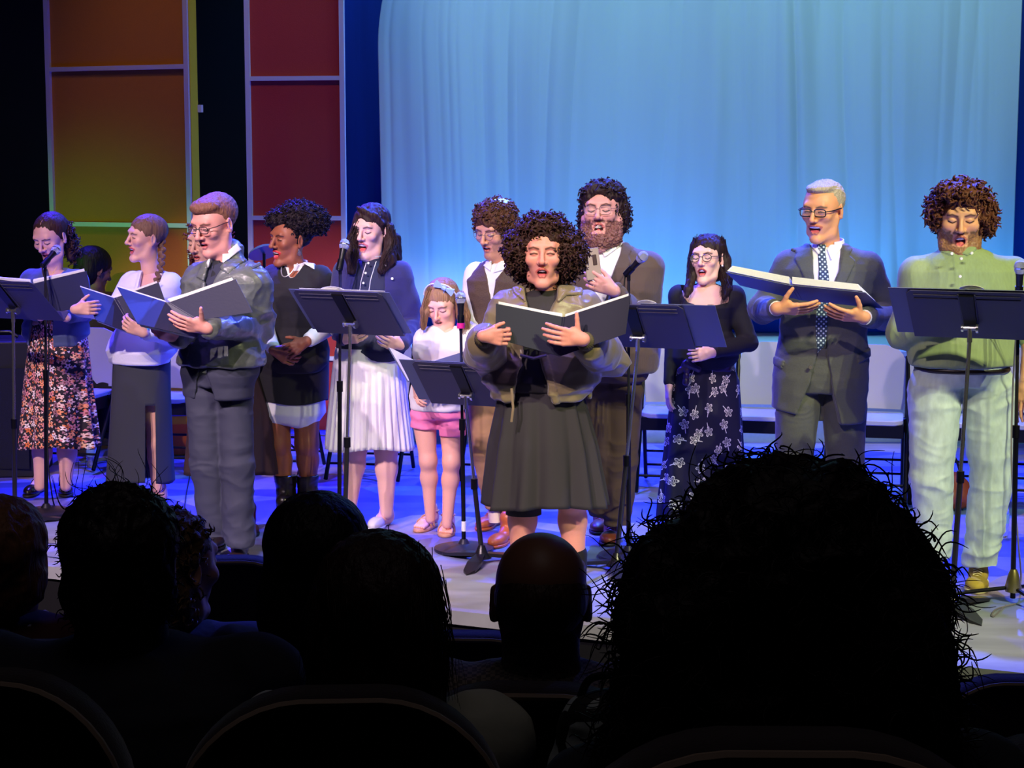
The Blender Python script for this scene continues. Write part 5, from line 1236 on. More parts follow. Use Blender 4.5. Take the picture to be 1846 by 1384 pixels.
# ------------------------------------------------------------------ woman in the white pleated skirt
f = Fig('woman with wavy dark hair singing in navy cardigan and white pleated skirt', 9.3, 0.32, (668, 950), (672, 470), (668, 645), 'f', sw=0.150, sc=1.02)
f.arms(a=((602, 575, 0.0), (622, 612, -0.22)), b=((746, 582, 0.02), (722, 622, -0.22)))
f.head((668, 414), 0.45, 0.12, 0.06, 1.07, (232, 184, 172), mouth=1.1, smile=.5, eyes='down', lip=(205, 110, 120), brow=(45, 30, 30), jaw=.92); f.chest()
f.hand('a', (.6, -.5, .2), (.2, .8, .3), -1, .9); f.hand('b', (-.6, -.5, .2), (-.2, .8, .3), 1, .9)
f.legs([[(637, 720, 0), (640, 810, 0), (633, 905, 0)], [(697, 720, 0), (696, 810, 0), (697, 925, -.02)]], r=(.085, .060, .056, .034))
F_ = Vol(); p = G(697, 945); F_.cone(p+[0, 0, .10], p+[0, 0, .04], .034, .036, .03); F_.cone(p+[0, 0, .05], p+[-.05, -.12, .02], .034, .03, .03); p = G(633, 935); F_.cone(p+[0, 0, .10], p+[0, 0, .04], .034, .036, .03); f.skinvol(F_); f.bodyobj(m_skin)
hb = hairm('wavy dark brown hair', (48, 32, 32))
f.hair([CAP, ((0, 0.06, -.05), (.078, .055, .09))], hb, cut=((-.008, -0.110, -0.028), (.057, .080, .104)), amp=.006, freq=(45, 45, 14), seed=6, warp=.02,
       locks=[([(645, 400, -.04), (636, 430, -.05), (633, 460, -.08), (634, 488, -.10)], (.022, .028, .034, .022)), ([(702, 410, -.01), (706, 440, -.04), (700, 470, -.09), (688, 488, -.12)], (.025, .036, .036, .020)), ([(712, 430, .02), (716, 465, 0)], (.03, .025)),
              ([(-.04, -.045, .112), (0, -.062, .104), (.05, -.052, .080), (.078, -.02, .04)], (.008, .012, .014, .014))])
f.strands(hb, [[(645, 400, -.06), (632, 432, -.08), (640, 455, -.12), (630, 490, -.12)], [(704, 412, -.05), (712, 440, -.07), (696, 465, -.13), (690, 492, -.14)]], n=34, spread=.012, r=.0022, wav=.009)
S = Vol(); f.torso(S, .012); S.cone(f.N+np.array([0, 0, -.02]), f.N+np.array([0, .005, .022]), .053, .050, .02)
m_nav = mat('navy cotton', (36, 40, 68), .8, bump=.06, bscale=(60, 60, 60))
f.garment(S, 'shirt', m_nav, amp=.003)
for q in ([(658, 474), (650, 505), (643, 560)], [(676, 472), (667, 505), (660, 560)]): f.layer(S, 'piping', [(q[0][0], q[0][1]), (q[0][0]+1.5, q[0][1]), (q[1][0]+1.5, q[1][1]), (q[2][0]+1.5, q[2][1]), (q[2][0], q[2][1]), (q[1][0], q[1][1])], m_white_c, .004, dy=-.12, h=.0025)
MB().tube([f.N+f.R@np.array([.051*math.sin(t), -.054*math.cos(t)+.005, .024]) for t in np.linspace(-2.2, 2.2, 18)], .0035, 6).build('collar_trim', m_white_c, f.root)
buttons(f, [(664, 474, -.115), (659, 492, -.135), (655, 510, -.14), (651, 529, -.14)], m_btn)
m_navk = mat('navy knit', (46, 44, 98), .9, bump=.1, bscale=(80, 80, 80), sheen=.2)
V = Vol(); f.torso(V, .028, fx=1.10, z0=f.px(668, 612)[2]); [f.sleeve(V, k, .064, .058, .042, upto=.95) for k in 'ab']
f.front_cut(V, [(644, 455), (640, 500), (626, 545), (622, 660), (692, 660), (694, 545), (694, 500), (690, 455)], dy=-.14, back=-.01, k=.004)
f.garment(V, 'cardigan', m_navk, amp=.008, freq=(7, 7, 6), seed=8, w=lambda P: wb(f, P))
buttons(f, [(694, 479, -.13), (707, 502, -.14)], m_btn, r=.007)
S = Vol(); f.torso(S, .020, z0=f.px(668, 636)[2]); 
V = Vol(); c1, c0 = f.px(668, 600), f.px(668, 634); V.loft([(c0[2], c0[0], c0[1], .158, .115, f.yaw), (c1[2], c1[0], c1[1], .140, .105, f.yaw)], .01); f.garment(V, 'waistband', mat('dark green waistband', (48, 54, 46), .8), amp=.002)
f.skirt([(626, 606, 722), (660, 601, 727), (740, 594, 735), (806, 589, 743)], mat('white pleated crepe', (236, 234, 238), .75), pleats=34, amp=.05, sharp=2, depth=.72, seed=2, n=420, rows=30, hemwob=.012)
m_wsh = mat('white leather', (225, 225, 232), .4)
f.shoe((697, 940), (680, 952), m_wsh, m_wsh, w=.042, low=True); f.shoe((634, 932), (614, 944), m_wsh, m_wsh, w=.042, low=True)
# ------------------------------------------------------------------ the girl
f = Fig('little girl with light brown hair and blue bow, white tee and pink shorts', 9.05, 0.25, (790, 965), (803, 588), (790, 725), 'g', sw=0.112, sc=1.02)
f.arms(a=((760, 648, 0.0), (749, 692, -0.20)), b=((852, 645, 0.0), (846, 668, -0.20)))
f.head((797, 548), 0.32, 0.40, 0.0, 1.0, (236, 176, 158), mouth=0.12, eyes='down', lip=(205, 120, 115), brow=(130, 95, 70), nose=.72, jaw=.90, neckr=.038); f.chest()
f.skin_arm('a', (.034, .029, .021)); f.skin_arm('b', (.034, .029, .021))
f.hand('a', (.1, -.5, -.75), (.85, .4, .1), 1, .78, curl=(.35, .5, .4)); f.hand('b', (-.8, -.2, .1), (0, .9, .3), 1, .78)
f.legs([[(765, 760, 0), (772, 830, -.01), (776, 935, .02)], [(812, 760, 0), (814, 832, -.03), (806, 945, -.02)]], r=(.062, .043, .041, .026))
m_san = mat('tan sandal', (205, 150, 120), .6)
F_ = Vol(); feet = [((779, 948), (748, 962)), ((808, 956), (797, 982))]
for a, b in feet:
    p, q = G(*a), G(*b); d = nrm(q-p); s_ = np.cross([0, 0, 1], d); u = np.array([0, 0, 1.0])
    F_.cone(p+u*.10, p+u*.045, .031, .033, .03); F_.cone(p+u*.05-d*.01, p+d*.12+u*.036, .030, .026, .02); F_.ell(p+d*.125+u*.032, (.036, .03, .014), np.stack([s_, d, u], 1), .01)
    for i in range(5): F_.cone(p+d*.135+s_*(.028-.014*i)+u*.030, p+d*(.172-.004*i)+s_*(.030-.0145*i)+u*.026, .0095 if i else .011, .008, .003)
f.skinvol(F_, .0035); f.bodyobj(m_skin)
for a, b in feet:
    p, q = G(*a), G(*b); d = nrm(q-p); s_ = np.cross([0, 0, 1], d); u = np.array([0, 0, 1.0])
    sr = empty('sandal', p); sr.parent = f.root; sr.location = p-np.array(f.root.location)
    V = Vol(); Rf = np.stack([s_, d, u], 1); V.ell(p+d*.11+u*.008, (.046, .085, .03), Rf, .02); V.ell(p+d*.02+u*.008, (.038, .06, .03), Rf, .02); V.fn(lambda X, Y, Z: np.abs(Z-.0105)-.0105+0*X+0*Y, 'int', .003)
    x, y = V.mesh(.0035, .01); mk('sole', x, y, m_san, f.root)
    for dd, hh, ww in ((.10, .062, .043), (.06, .075, .040)):
        t = np.linspace(-.1, PI+.1, 12); MB().tube([p+d*(dd+.012*math.sin(x))+s_*ww*math.cos(x)+u*(.018+(hh-.018)*math.sin(x)) for x in t], .0055, 6).build('strap', m_san, f.root)
    t = np.linspace(-.2*PI, 1.2*PI, 12); MB().tube([p-d*.034*math.sin(x)*1+s_*.036*math.cos(x)+u*.085 for x in t], .005, 6).build('strap', m_san, f.root)
    bpy.data.objects.remove(sr)
hb = hairm('light brown straight hair', (150, 112, 84), sc=(170, 170, 10), b=.4)
f.hair([CAP, ((0, 0.045, -.04), (.086, .065, .08))], hb, cut=((-.014, -0.108, -0.035), (.056, .078, .098)), amp=.003, freq=(80, 80, 10), seed=6,
       locks=[([(772, 530, -.05), (766, 560, -.06), (763, 590, -.05)], (.018, .022, .015)), ([(828, 535, 0), (836, 570, -.02), (838, 600, -.01)], (.03, .034, .02))])
f.strands(hb, [[(775, 520, -.06), (764, 560, -.08), (762, 594, -.07)], [(830, 530, -.03), (840, 570, -.05), (846, 606, -.03)], [(825, 530, -.05), (832, 575, -.08), (834, 602, -.07)]], n=40, spread=.010, r=.0016)
m_bow = mat('pale blue ribbon', (160, 190, 235), .6)
hbnd = MB().tube([f.T((.088*math.sin(t), -.030+.02*abs(math.sin(t)), .045+.085*math.cos(t))) for t in np.linspace(-1.45, 1.45, 20)], .0035, 6).build('headband', m_white_c, f.root)
bw = MB()
for sgn, ln in ((-1, .052), (1, .052)):
    c = f.T((.045, -.050, .118)); r_ = f.HR[:, 0]*.85-f.HR[:, 2]*.5; u_ = f.HR[:, 2]*.85+f.HR[:, 0]*.5; n_ = -f.HR[:, 1]
    bw.plate([c, c+sgn*r_*ln+u_*.022, c+sgn*r_*(ln+.004), c+sgn*r_*ln-u_*.022], .012, n_)
bw.plate([c-u_*.035+r_*.01, c+r_*.018-u_*.05, c+r_*.004], .006, n_); bw.tube([c-r_*.010, c+r_*.010], .012, 10); bw.build('bow', m_bow, f.root)
V = Vol(); f.torso(V, .020, fx=1.08, z0=f.px(790, 738)[2])
for k in 'ab':
    sh, el, wr = f.arm[k]; V.cone(f.N+f.R@np.array([(-.03 if k == 'a' else .03), 0, -.035]), sh, .035, .048, .03); V.cone(sh, sh+(el-sh)*.72, .048, .050, .02)
f.front_cut(V, [(786, 575), (790, 592), (803, 600), (818, 592), (822, 575)], dy=-.08, back=-.01, k=.004)
f.garment(V, 't_shirt', mat('white jersey', (232, 226, 230), .85), amp=.006, freq=(8, 8, 6), seed=4)
m_pk = mat('pink twill', (245, 130, 180), .8, bump=.08, bscale=(40, 40, 60))
V = Vol(); c0, c1 = f.px(788, 752), f.px(790, 722); V.loft([(c0[2], c0[0], c0[1], .135, .098, f.yaw), (c1[2], c1[0], c1[1], .118, .090, f.yaw)], .02)
V.cone(f.px(766, 752), f.px(764, 776), .070, .074, .02); V.cone(f.px(811, 752), f.px(812, 790), .074, .078, .02)
V.fn(lambda X, Y, Z: np.maximum(polyd([[W(730, 772, 9)[0], W(730, 772, 9)[2]], [W(792, 774, 9)[0], W(792, 774, 9)[2]], [W(792, 830, 9)[0], W(792, 830, 9)[2]], [W(730, 830, 9)[0], W(730, 830, 9)[2]]], X, Z)+0*Y, -9), 'sub', .004)
V.fn(lambda X, Y, Z: (W(800, 786, 9)[2]-Z)+0*X+0*Y, 'int', .004)
f.garment(V, 'shorts', m_pk, amp=.006, freq=(6, 6, 16), seed=7, h=.005)
held_folder('open folder with printed pages in the hands of the little girl', 9.05, [(699, 626, -.34), (755, 657, -.26), (763, 684, -.28), (735, 689, -.36)], [(848, 630, -.20), (758, 658, -.26), (766, 700, -.28), (850, 690, -.24)], m=m_gcover, pm=mat('lilac page', (206, 204, 226), .8), pthick=.006, rise=.0, flip=(0,))
# ------------------------------------------------------------------ man in the brown vest
f = Fig('man with curly brown hair, wire glasses and skullcap, brown vest over white shirt', 9.15, 0.50, (905, 965), (905, 474), (905, 670), 'm', sw=0.15, sc=.98)
f.arms(a=((843, 585, 0.02), (862, 618, -0.22)), b=((975, 580, 0.02), (935, 612, -0.24)))
f.head((892, 414), 0.62, 0.30, 0.05, 1.08, (222, 160, 138), mouth=0.4, eyes='down', beard=-.0, beardcol=(140, 95, 75), lip=(180, 100, 90), brow=(80, 52, 40)); f.chest()
f.hand('a', (.8, -.3, .1), (.1, .8, .5), -1, 1.0); f.hand('b', (-.8, -.3, .1), (-.1, .8, .5), 1, 1.0); f.bodyobj(m_skin)
hb = hairm('curly brown hair', (88, 56, 44), sc=(60, 60, 60), b=.8)
f.hair([CAP, ((0, .02, .06), (.098, .105, .078)), ((.07, .04, -.02), (.045, .06, .07)), ((-.07, .03, -.01), (.035, .05, .06))], hb, cut=((0, -0.112, -0.035), (.058, .080, .092)), amp=.010, freq=(34, 34, 34), seed=9)
f.curls(hb, 750, .032, .006, 1.8, .0040, 9, down=.3, filt=lambda L: L[:, 2] > -.06)
c = f.T((.01, .055, .128)); V = Vol(); V.ell(f.T((.01, .04, .055)), (.083*f.hs, .083*f.hs, .090*f.hs), f.HR, .01); V.fn(lambda X, Y, Z: np.sqrt((X-c[0])**2+(Y-c[1])**2+(Z-c[2])**2)-.068, 'int', .004)
a, b = V.mesh(.004); mk('skullcap', a, b, mat('pale blue skullcap', (190, 215, 225), .7), f.root)
f.glasses(m_glt, m_lens, .023, .020, True, .0012)
S = Vol(); f.torso(S, .014, z0=f.px(905, 690)[2]); [f.sleeve(S, k, .060, .052, .038, upto=.93) for k in 'ab']; f.front_cut(S, [(880, 462), (886, 482), (894, 462)], dy=-.12, back=-.02, k=.003)
leaf_collar(f, S, [[(872, 458), (886, 478), (884, 490), (867, 478)], [(925, 458), (932, 480), (890, 492), (896, 476)]], m_white_c)
f.garment(S, 'shirt', m_white_c, amp=.006, freq=(8, 8, 9), seed=5, w=lambda P: wb(f, P)); collar(f, [], m_white_c, r=.062)
V = Vol(); f.torso(V, .022, z0=f.px(905, 668)[2]); f.front_cut(V, [(864, 455), (879, 505), (884, 540), (889, 540), (893, 505), (935, 455)], dy=-.14, back=-.02, k=.003)
for x, sd in ((-1, 'a'), (1, 'b')): V.cone(f.N+f.R@np.array([x*.062, .0, -.035]), f.sh(sd, -.055, .70), .050, .056, .03)
f.garment(V, 'vest', mat('brown tweed', (86, 68, 58), .9, bump=.3, bscale=(160, 160, 160), var=.15), amp=.003)
trousers(f, [[(872, 700, 0), (874, 810, 0), (893, 915, 0)], [(925, 700, 0), (924, 810, -.02), (922, 950, -.03)]], mat('tan trousers', (150, 112, 84), .8), r=(.088, .072, .062, .052), amp=.006, seed=4)
MB().tube([f.px(893, 918, .02), f.px(895, 940, .02)], .040, 12).build('striped_sock', mat('striped sock', (205, 180, 170), .8), f.root)
m_tan = mat('tan leather', (165, 82, 48), .4, bump=.1)
f.shoe((900, 940), (870, 955), m_tan, m_tan, w=.045, lace=m_tan); f.shoe((924, 970), (899, 983), m_tan, m_tan, w=.045)
# ------------------------------------------------------------------ curly haired woman in front
f = Fig('woman with a wide head of dark curls, olive bomber jacket over black dress, front centre', 7.9, 0.0, (978, 1070), (985, 522), (976, 700), 'f', sw=0.165, sc=1.12, sdz=-.095)
f.arms(a=((878, 640, 0.02), (872, 606, -0.44)), b=((1096, 642, 0.0), (1050, 612, -0.46)))
f.head((979, 458), 0.06, -0.02, 0.0, 1.14, (236, 160, 138), mouth=0.62, eyes='squint', lip=(195, 90, 85), brow=(70, 45, 36), jaw=.93, wide=1.03, dy=-.04)
f.hand('a', (.95, -.1, -.05), (0, .95, .1), -1, .90, curl=(.55, 1.1, .6), thumb=(.6, .5, .4)); f.hand('b', (-.95, -.08, .15), (.05, .95, .1), 1, 1.0, curls=[(.2, .3, .2), (.2, .3, .2), (.25, .35, .2), (.3, .4, .3)], thumb=(.25, 1, .0), tcurl=0)
f.chest(); f.legs([[(944, 780, 0), (944, 900, 0), (938, 1025, 0.04)], [(1028, 780, 0), (1031, 900, 0), (1036, 1030, 0)]], r=(.09, .064, .062, .044)); f.bodyobj(m_skin)
hb = hairm('dark brown tight curls', (62, 40, 34), sc=(70, 70, 70), b=.8)
f.hair([((0, .025, .040), (.100, .105, .095)), ((-.085, .03, .01), (.062, .08, .08)), ((.09, .03, .005), (.064, .08, .085)), ((0, .05, -.04), (.11, .06, .08)), ((0, .0, .105), (.085, .075, .045))], hb, cut=((0, -0.114, -0.025), (.064, .085, .104)), amp=.012, freq=(30, 30, 30), seed=12, h=.0045)
f.curls(hb, 1500, .046, .0065, 2.0, .0042, 10, down=.35, filt=lambda L: (L[:, 1] > -.11))
MB().tube([f.T((.086, -.005, -.036)), f.T((.090, -.010, -.042))], .006, 8).build('earring', mat('pearl', (240, 235, 225), .25), f.root)
m_bd = mat('black jersey dress', (54, 51, 53), .85, bump=.04)
S = Vol(); f.torso(S, .010); f.front_cut(S, [(944, 500), (958, 518), (985, 527), (1010, 516), (1020, 495)], dy=-.12, back=-.02, k=.004); f.garment(S, 'dress_bodice', m_bd, amp=.002)
f.skirt([(632, 922, 1030), (700, 904, 1046), (800, 886, 1070), (908, 876, 1086)], m_bd, 'dress_skirt', pleats=12, amp=.10, depth=.66, seed=11, rows=40)
MB().tube([f.px(938, 640, -.17), f.px(962, 646, -.185), f.px(985, 640, -.18)], .007, 8).build('belt', mat('belt', (150, 140, 140), .3, .6), f.root)
MB().tube([f.px(944, 910), f.px(944, 926)], .082, 18).build('shorts_hem', m_bd, f.root)
m_oli = mat('olive satin', (136, 122, 88), .36, bump=.15, bscale=(24, 24, 30), var=.05, spec=.5, sheen=.2)
V = Vol(); f.torso(V, .048, z0=f.px(976, 718)[2], fx=1.10); [f.sleeve(V, k, .082, .086, .062, upto=.86, shr=.08) for k in 'ab']
for k in 'ab': sh, el, wr = f.arm[k]; V.cone(el+(wr-el)*.3, el+(wr-el)*.72, .088, .075, .03)
V.snap(); f.front_cut(V, [(946, 500), (950, 560), (942, 640), (928, 700), (922, 760), (1003, 760), (990, 705), (974, 640), (978, 590), (1004, 545), (1022, 495)], dy=-.16, back=-.02, k=.006)
f.front_cut(V, [(840, 735), (1000, 762), (1062, 712), (1062, 780), (840, 780)], dy=-.1, back=.4, k=.006)
f.patch(V, [(1012, 502), (1040, 498), (1054, 520), (1048, 534), (1020, 533), (1006, 545)], .014, -.15); f.patch(V, [(944, 505), (926, 510), (926, 530), (948, 545)], .012, -.15)
f.patch(V, [(974, 640), (986, 640), (1004, 705), (1012, 742), (1003, 745), (990, 705)], .006, -.16)
f.garment(V, 'bomber_jacket', m_oli, amp=.019, freq=(7, 7, 9), seed=22, w=lambda P: wb(f, P), h=.0055)
for k in 'ab':
    sh, el, wr = f.arm[k]; p = wr+(el-wr)*.10; q = wr+(el-wr)*.28; V = Vol(); V.cone(p, q, .040, .046, .01); x, y = V.mesh(.004)
    d = nrm(q-p); t = (x-p)@d; N = vnorm(x, y); ang = np.arctan2(*( (x-p)@nrm(np.cross(d, [0, 0, 1])), (x-p)@np.cross(d, nrm(np.cross(d, [0, 0, 1]))))); x = x+N*(.0018*np.sin(ang*26))[:, None]
    mk('knit_cuff', x, y, mat('olive knit', (100, 90, 62), .9), f.root)
MB().tube([f.px(922, 700, -.20), f.px(925, 735, -.20), f.px(922, 760, -.19)], .006, 6).build('zip_tape', mat('zip tape', (150, 130, 100), .6), f.root)
m_sock = mat('black sock', (20, 20, 24), .9)
for kx, (a, b) in enumerate((((938, 1052), (932, 1078)), ((1036, 1062), (1042, 1088)))):
    p = G(*a); V = Vol(); V.cone(p+[0, 0, .03], np.array([f.px((938, 1036)[kx], 995, 0)[0], 7.925-.015*kx, f.px(0, 1000)[2]]), .052, .058, .02); x, y = V.mesh(.006); mk('sock', x, y, m_sock, f.root); f.shoe(a, b, m_bs, m_sole, w=.045)
held_folder('open dark folder held low in both hands by the woman in the olive jacket', 7.9, [(894, 547, -.36), (1014, 571, -.34), (1008, 642, -.38), (893, 610, -.40)], [(1137, 532, -.44), (1018, 571, -.34), (1010, 642, -.38), (1128, 602, -.5)], m=mat('graphite folder cover', (28, 30, 50), .5, spec=.3), pthick=.016, rise=.012)
# ------------------------------------------------------------------ bearded man
f = Fig('tall man with full brown beard singing from a phone, brown jacket and trousers', 8.85, 0.10, (1098, 975), (1100, 440), (1106, 680), 'b', sw=0.185, sc=.98, sdz=-.11)
f.arms(a=((1030, 570, 0.02), (1040, 620, -0.18)), b=((1160, 590, 0.02), (1106, 524, -0.41)))
f.head((1086, 382), 0.25, -0.08, -.03, 1.16, (222, 160, 150), mouth=1.3, eyes='down', beard=.022, beardcol=(66, 30, 22), jaw=1.12, wide=1.05, lip=(190, 100, 100), brow=(60, 38, 32), neckr=.062)
f.hand('b', (-.86, .05, .42), (-.1, .98, .1), 1, 1.02, curls=[(.15, .5, .5), (.15, .55, .5), (.2, .6, .5), (.3, .7, .5)], thumb=(.7, .5, .2)); f.hand('a', (.3, -.6, -.2), (0, .8, .2), -1, 1.0); f.chest(); f.bodyobj(m_skin)
hb = hairm('near black wavy hair', (44, 30, 32), sc=(60, 60, 40), b=.7)
f.hair([CAP, ((0, .01, .075), (.092, .095, .064)), ((.078, .035, -.01), (.032, .05, .085)), ((-.078, .035, -.01), (.028, .05, .08)), ((0, .07, -.05), (.08, .05, .07))], hb, cut=((0, -0.118, -0.02), (.068, .086, .104)), amp=.009, freq=(36, 36, 26), seed=3)
f.curls(hb, 420, .036, .007, 1.4, .0042, 5, down=.5, filt=lambda L: (L[:, 2] > -.09))
f.hairV = f.hairV
f.glasses(m_glt, m_lens, .025, .019, False, .0011)
S = Vol(); f.torso(S, .010, z0=f.px(1100, 650)[2]); f.front_cut(S, [(1070, 430), (1080, 446), (1096, 430)], dy=-.14, back=-.02); leaf_collar(f, S, [[(1052, 430), (1050, 452), (1072, 462), (1080, 448), (1066, 432)], [(1122, 424), (1128, 438), (1090, 464), (1082, 448), (1106, 428)]], m_white_c, off=.012)
f.garment(S, 'shirt', m_white_c, amp=.004)
m_brj = mat('brown corduroy', (84, 67, 61), .85, bump=.15, bscale=(200, 200, 6), sheen=.2)
V = Vol(); f.torso(V, .030, z0=f.px(1100, 668)[2]); [f.sleeve(V, k, .078, .072, .052, upto=.93) for k in 'ab']; V.snap(); f.front_cut(V, [(1058, 420), (1062, 470), (1078, 560), (1086, 670), (1094, 670), (1092, 540), (1124, 455), (1124, 418)], dy=-.17, back=-.02)
f.patch(V, [(1126, 426), (1142, 448), (1134, 462), (1138, 472), (1094, 545), (1104, 480), (1122, 450)], .009, -.16); f.patch(V, [(1056, 430), (1044, 455), (1050, 470), (1076, 545), (1062, 480)], .009, -.16)
f.garment(V, 'jacket', m_brj, amp=.010, freq=(7, 7, 8), seed=14, w=lambda P: wb(f, P))
trousers(f, [[(1072, 705, 0), (1078, 820, 0), (1086, 930, .02)], [(1124, 705, 0), (1120, 825, -.02), (1112, 945, -.03)]], mat('brown trousers', (74, 56, 46), .85), r=(.100, .082, .074, .066), amp=.007, seed=14, fx=.95)
m_rb = mat('russet boot', (110, 52, 34), .4)
f.shoe((1085, 945), (1078, 962), m_rb, m_sole, w=.048, lace=m_rb); f.shoe((1106, 965), (1094, 988), m_rb, m_sole, w=.05, lace=m_rb)
c = f.px(1068, 476, -.385); R = np.stack([nrm([1, .25, .12]), nrm(np.cross([-.12, .30, 1], [1, .25, .12])), nrm([-.12, .30, 1])], 1)
ph = empty('phone', c-R@np.array([0, 0, .08]), 'phone in a grey case held up by the bearded man', 'phone')
MB().box(c, (.076, .010, .155), R).build('case', mat('grey phone case', (150, 132, 120), .5), ph, bevel=.003)
MB().box(c-R[:, 1]*.0065+R@np.array([.012, 0, .018]), (.020, .004, .052), R).build('camera_bump', mat('camera glass', (60, 40, 34), .7), ph, bevel=.002)
MB().box(c+R[:, 1]*.0060, (.070, .002, .148), R).build('screen', mat('phone screen', (20, 20, 26), .1), ph, smooth=False)
# ------------------------------------------------------------------ woman with glasses
f = Fig('woman with long dark hair, round glasses, black top and navy skirt with white flowers', 9.5, 0.14, (1270, 945), (1274, 512), (1270, 655), 'f', sw=0.145, sc=1.0)
f.arms(a=((1214, 612, 0.03), (1206, 692, -0.02)), b=((1350, 618, 0.0), (1285, 636, -0.22)))
f.head((1274, 466), 0.42, -0.06, -.05, 1.04, (236, 186, 172), mouth=0.8, eyes='down', lip=(165, 60, 75), brow=(45, 30, 28), jaw=.92, neckr=.044)
f.chest(off=.000); f.hand('a', (-.05, -.1, -1), (1, .2, 0), 1, .9, curl=(.15, .3, .2)); f.hand('b', (-.9, -.1, -.1), (.1, .9, -.1), 1, .88)
f.legs([[(1245, 760, 0), (1246, 830, 0), (1244, 920, 0)], [(1295, 760, 0), (1296, 830, 0), (1296, 925, 0)]], r=(.08, .055, .05, .032)); f.bodyobj(m_skin)
hb = hairm('long dark hair', (46, 32, 34), sc=(150, 150, 8), b=.4)
f.hair([CAP, ((0, .06, -.04), (.078, .055, .09))], hb, cut=((-.008, -0.112, -0.032), (.055, .080, .106)), amp=.004, freq=(60, 60, 9), seed=6, warp=.02,
       locks=[([(1266, 430, .0), (1256, 444, .0), (1250, 466, .0), (1247, 498, -.04), (1241, 522, -.09), (1238, 533, -.11)], (.022, .030, .028, .026, .022, .012)), ([(1288, 430, .0), (1298, 446, .02), (1305, 470, .02), (1309, 500, 0), (1311, 522, -.05), (1305, 536, -.10)], (.022, .032, .036, .032, .026, .012))],
       cuts=[((.01, -.02, .14), (.003, .09, .022))])
f.strands(hb, [[(1254, 430, -.02), (1246, 480, -.05), (1243, 510, -.08), (1234, 538, -.12)], [(1300, 430, 0), (1312, 480, 0), (1312, 515, -.06), (1305, 545, -.12)], [(1300, 470, 0), (1308, 500, -.05), (1302, 530, -.11)]], n=34, spread=.011, r=.0020, wav=.008)
f.glasses(m_gl, m_lens, .024, .020, True, .0020)
MB().tube([f.T((.083, -.002, -.036)), f.T((.086, -.006, -.042))], .005, 8).build('earring', mat('pearl stud', (240, 235, 225), .25), f.root)
m_tk = mat('black rib jersey', (32, 30, 34), .85, bump=.08, bscale=(90, 90, 6))
V = Vol(); f.torso(V, .013, z0=f.px(1270, 662)[2]); [f.sleeve(V, k, .054, .046, .032, upto=.97) for k in 'ab']
f.front_cut(V, [(1228, 495), (1233, 535), (1242, 546), (1252, 548), (1263, 559), (1276, 549), (1290, 550), (1314, 545), (1325, 495)], dy=-.11, back=.03, k=.004)
f.garment(V, 'long_sleeve_top', m_tk, amp=.003, seed=3, w=lambda P: wb(f, P))
m_nf = mat('navy flower print', (26, 26, 44), .8, tex=print_tex('sparse'), var=.03)
o = f.skirt([(645, 1226, 1319), (690, 1214, 1332), (780, 1203, 1338), (905, 1190, 1346), (938, 1188, 1350)], m_nf, pleats=7, amp=.045, seed=15, depth=.68, rows=40); pat_attr(o, np.array([v.co[:] for v in o.data.vertices]), (0, 0))
V = Vol(); c0, c1 = f.px(1272, 668), f.px(1272, 642); V.loft([(c0[2], c0[0], c0[1], .152, .108, f.yaw), (c1[2], c1[0], c1[1], .142, .102, f.yaw)], .01)
V.cone(f.px(1240, 655, -.13), f.px(1225, 668, -.11), .022, .016, .01); V.cone(f.px(1240, 655, -.13), f.px(1258, 666, -.13), .022, .014, .01); V.cone(f.px(1240, 656, -.13), f.px(1236, 690, -.14), .012, .016, .01)
f.garment(V, 'sash', mat('purple black satin sash', (44, 30, 62), .35), amp=.006, freq=(12, 12, 30), h=.004)
for a, b in (((1244, 935), (1238, 952)), ((1296, 935), (1296, 955))): f.shoe(a, b, m_shoe, m_sole, low=True)
# ------------------------------------------------------------------ man in the grey suit
f = Fig('grey-haired man with glasses in charcoal suit and dotted blue tie, reading a folder', 8.6, 0.22, (1480, 1007), (1494, 444), (1478, 700), 'm', sw=0.185, sc=1.12, sdz=-.10)
f.arms(a=((1376, 556, 0.02), (1402, 556, -0.40)), b=((1597, 570, 0.02), (1556, 572, -0.40)))
f.head((1483, 378), 0.60, 0.14, 0.02, 1.14, (226, 158, 112), mouth=0.75, smile=1.0, eyes='squint', lip=(185, 100, 85), brow=(120, 100, 84), jaw=1.02, neckr=.056, dy=-.04)
f.hand('a', (.97, -.1, -.02), (-.05, .6, .8), -1, 1.08, curls=[(.1, .2, .1), (.12, .2, .1), (.14, .2, .1), (.16, .2, .1)], thumb=(.3, .9, .5)); f.hand('b', (-.95, -.1, .12), (.05, .6, .8), 1, 1.06, curls=[(.15, .2, .1)]*4, thumb=(.3, .9, .4)); f.chest(); f.bodyobj(m_skin)
hb = hairm('short grey hair', (172, 160, 134), sc=(150, 40, 150), b=.4)
f.hair([((0, 0.030, 0.042), (.082, .094, .083)), ((0, -.02, .095), (.058, .06, .022))], hb, cut=((0, -0.125, -0.010), (.085, .096, .098)), cuts=[((.088, -.02, -.035), (.02, .05, .05)), ((-.088, -.02, -.035), (.02, .05, .05)), ((0, .1, -.11), (.12, .1, .06))], amp=.003, freq=(60, 20, 60))
f.glasses(m_gl, m_lens, .026, .0155, False, .0026)
S = Vol(); f.torso(S, .012, z0=f.px(1478, 650)[2]); f.garment(S, 'shirt', m_white_c, amp=.002); collar(f, [], m_white_c, r=.068, hgt=.045)
leaf_collar(f, S, [[(1474, 432), (1470, 448), (1482, 464), (1486, 448)], [(1522, 420), (1528, 440), (1500, 470), (1494, 450)]], m_white_c, off=.012, dy=-.14)
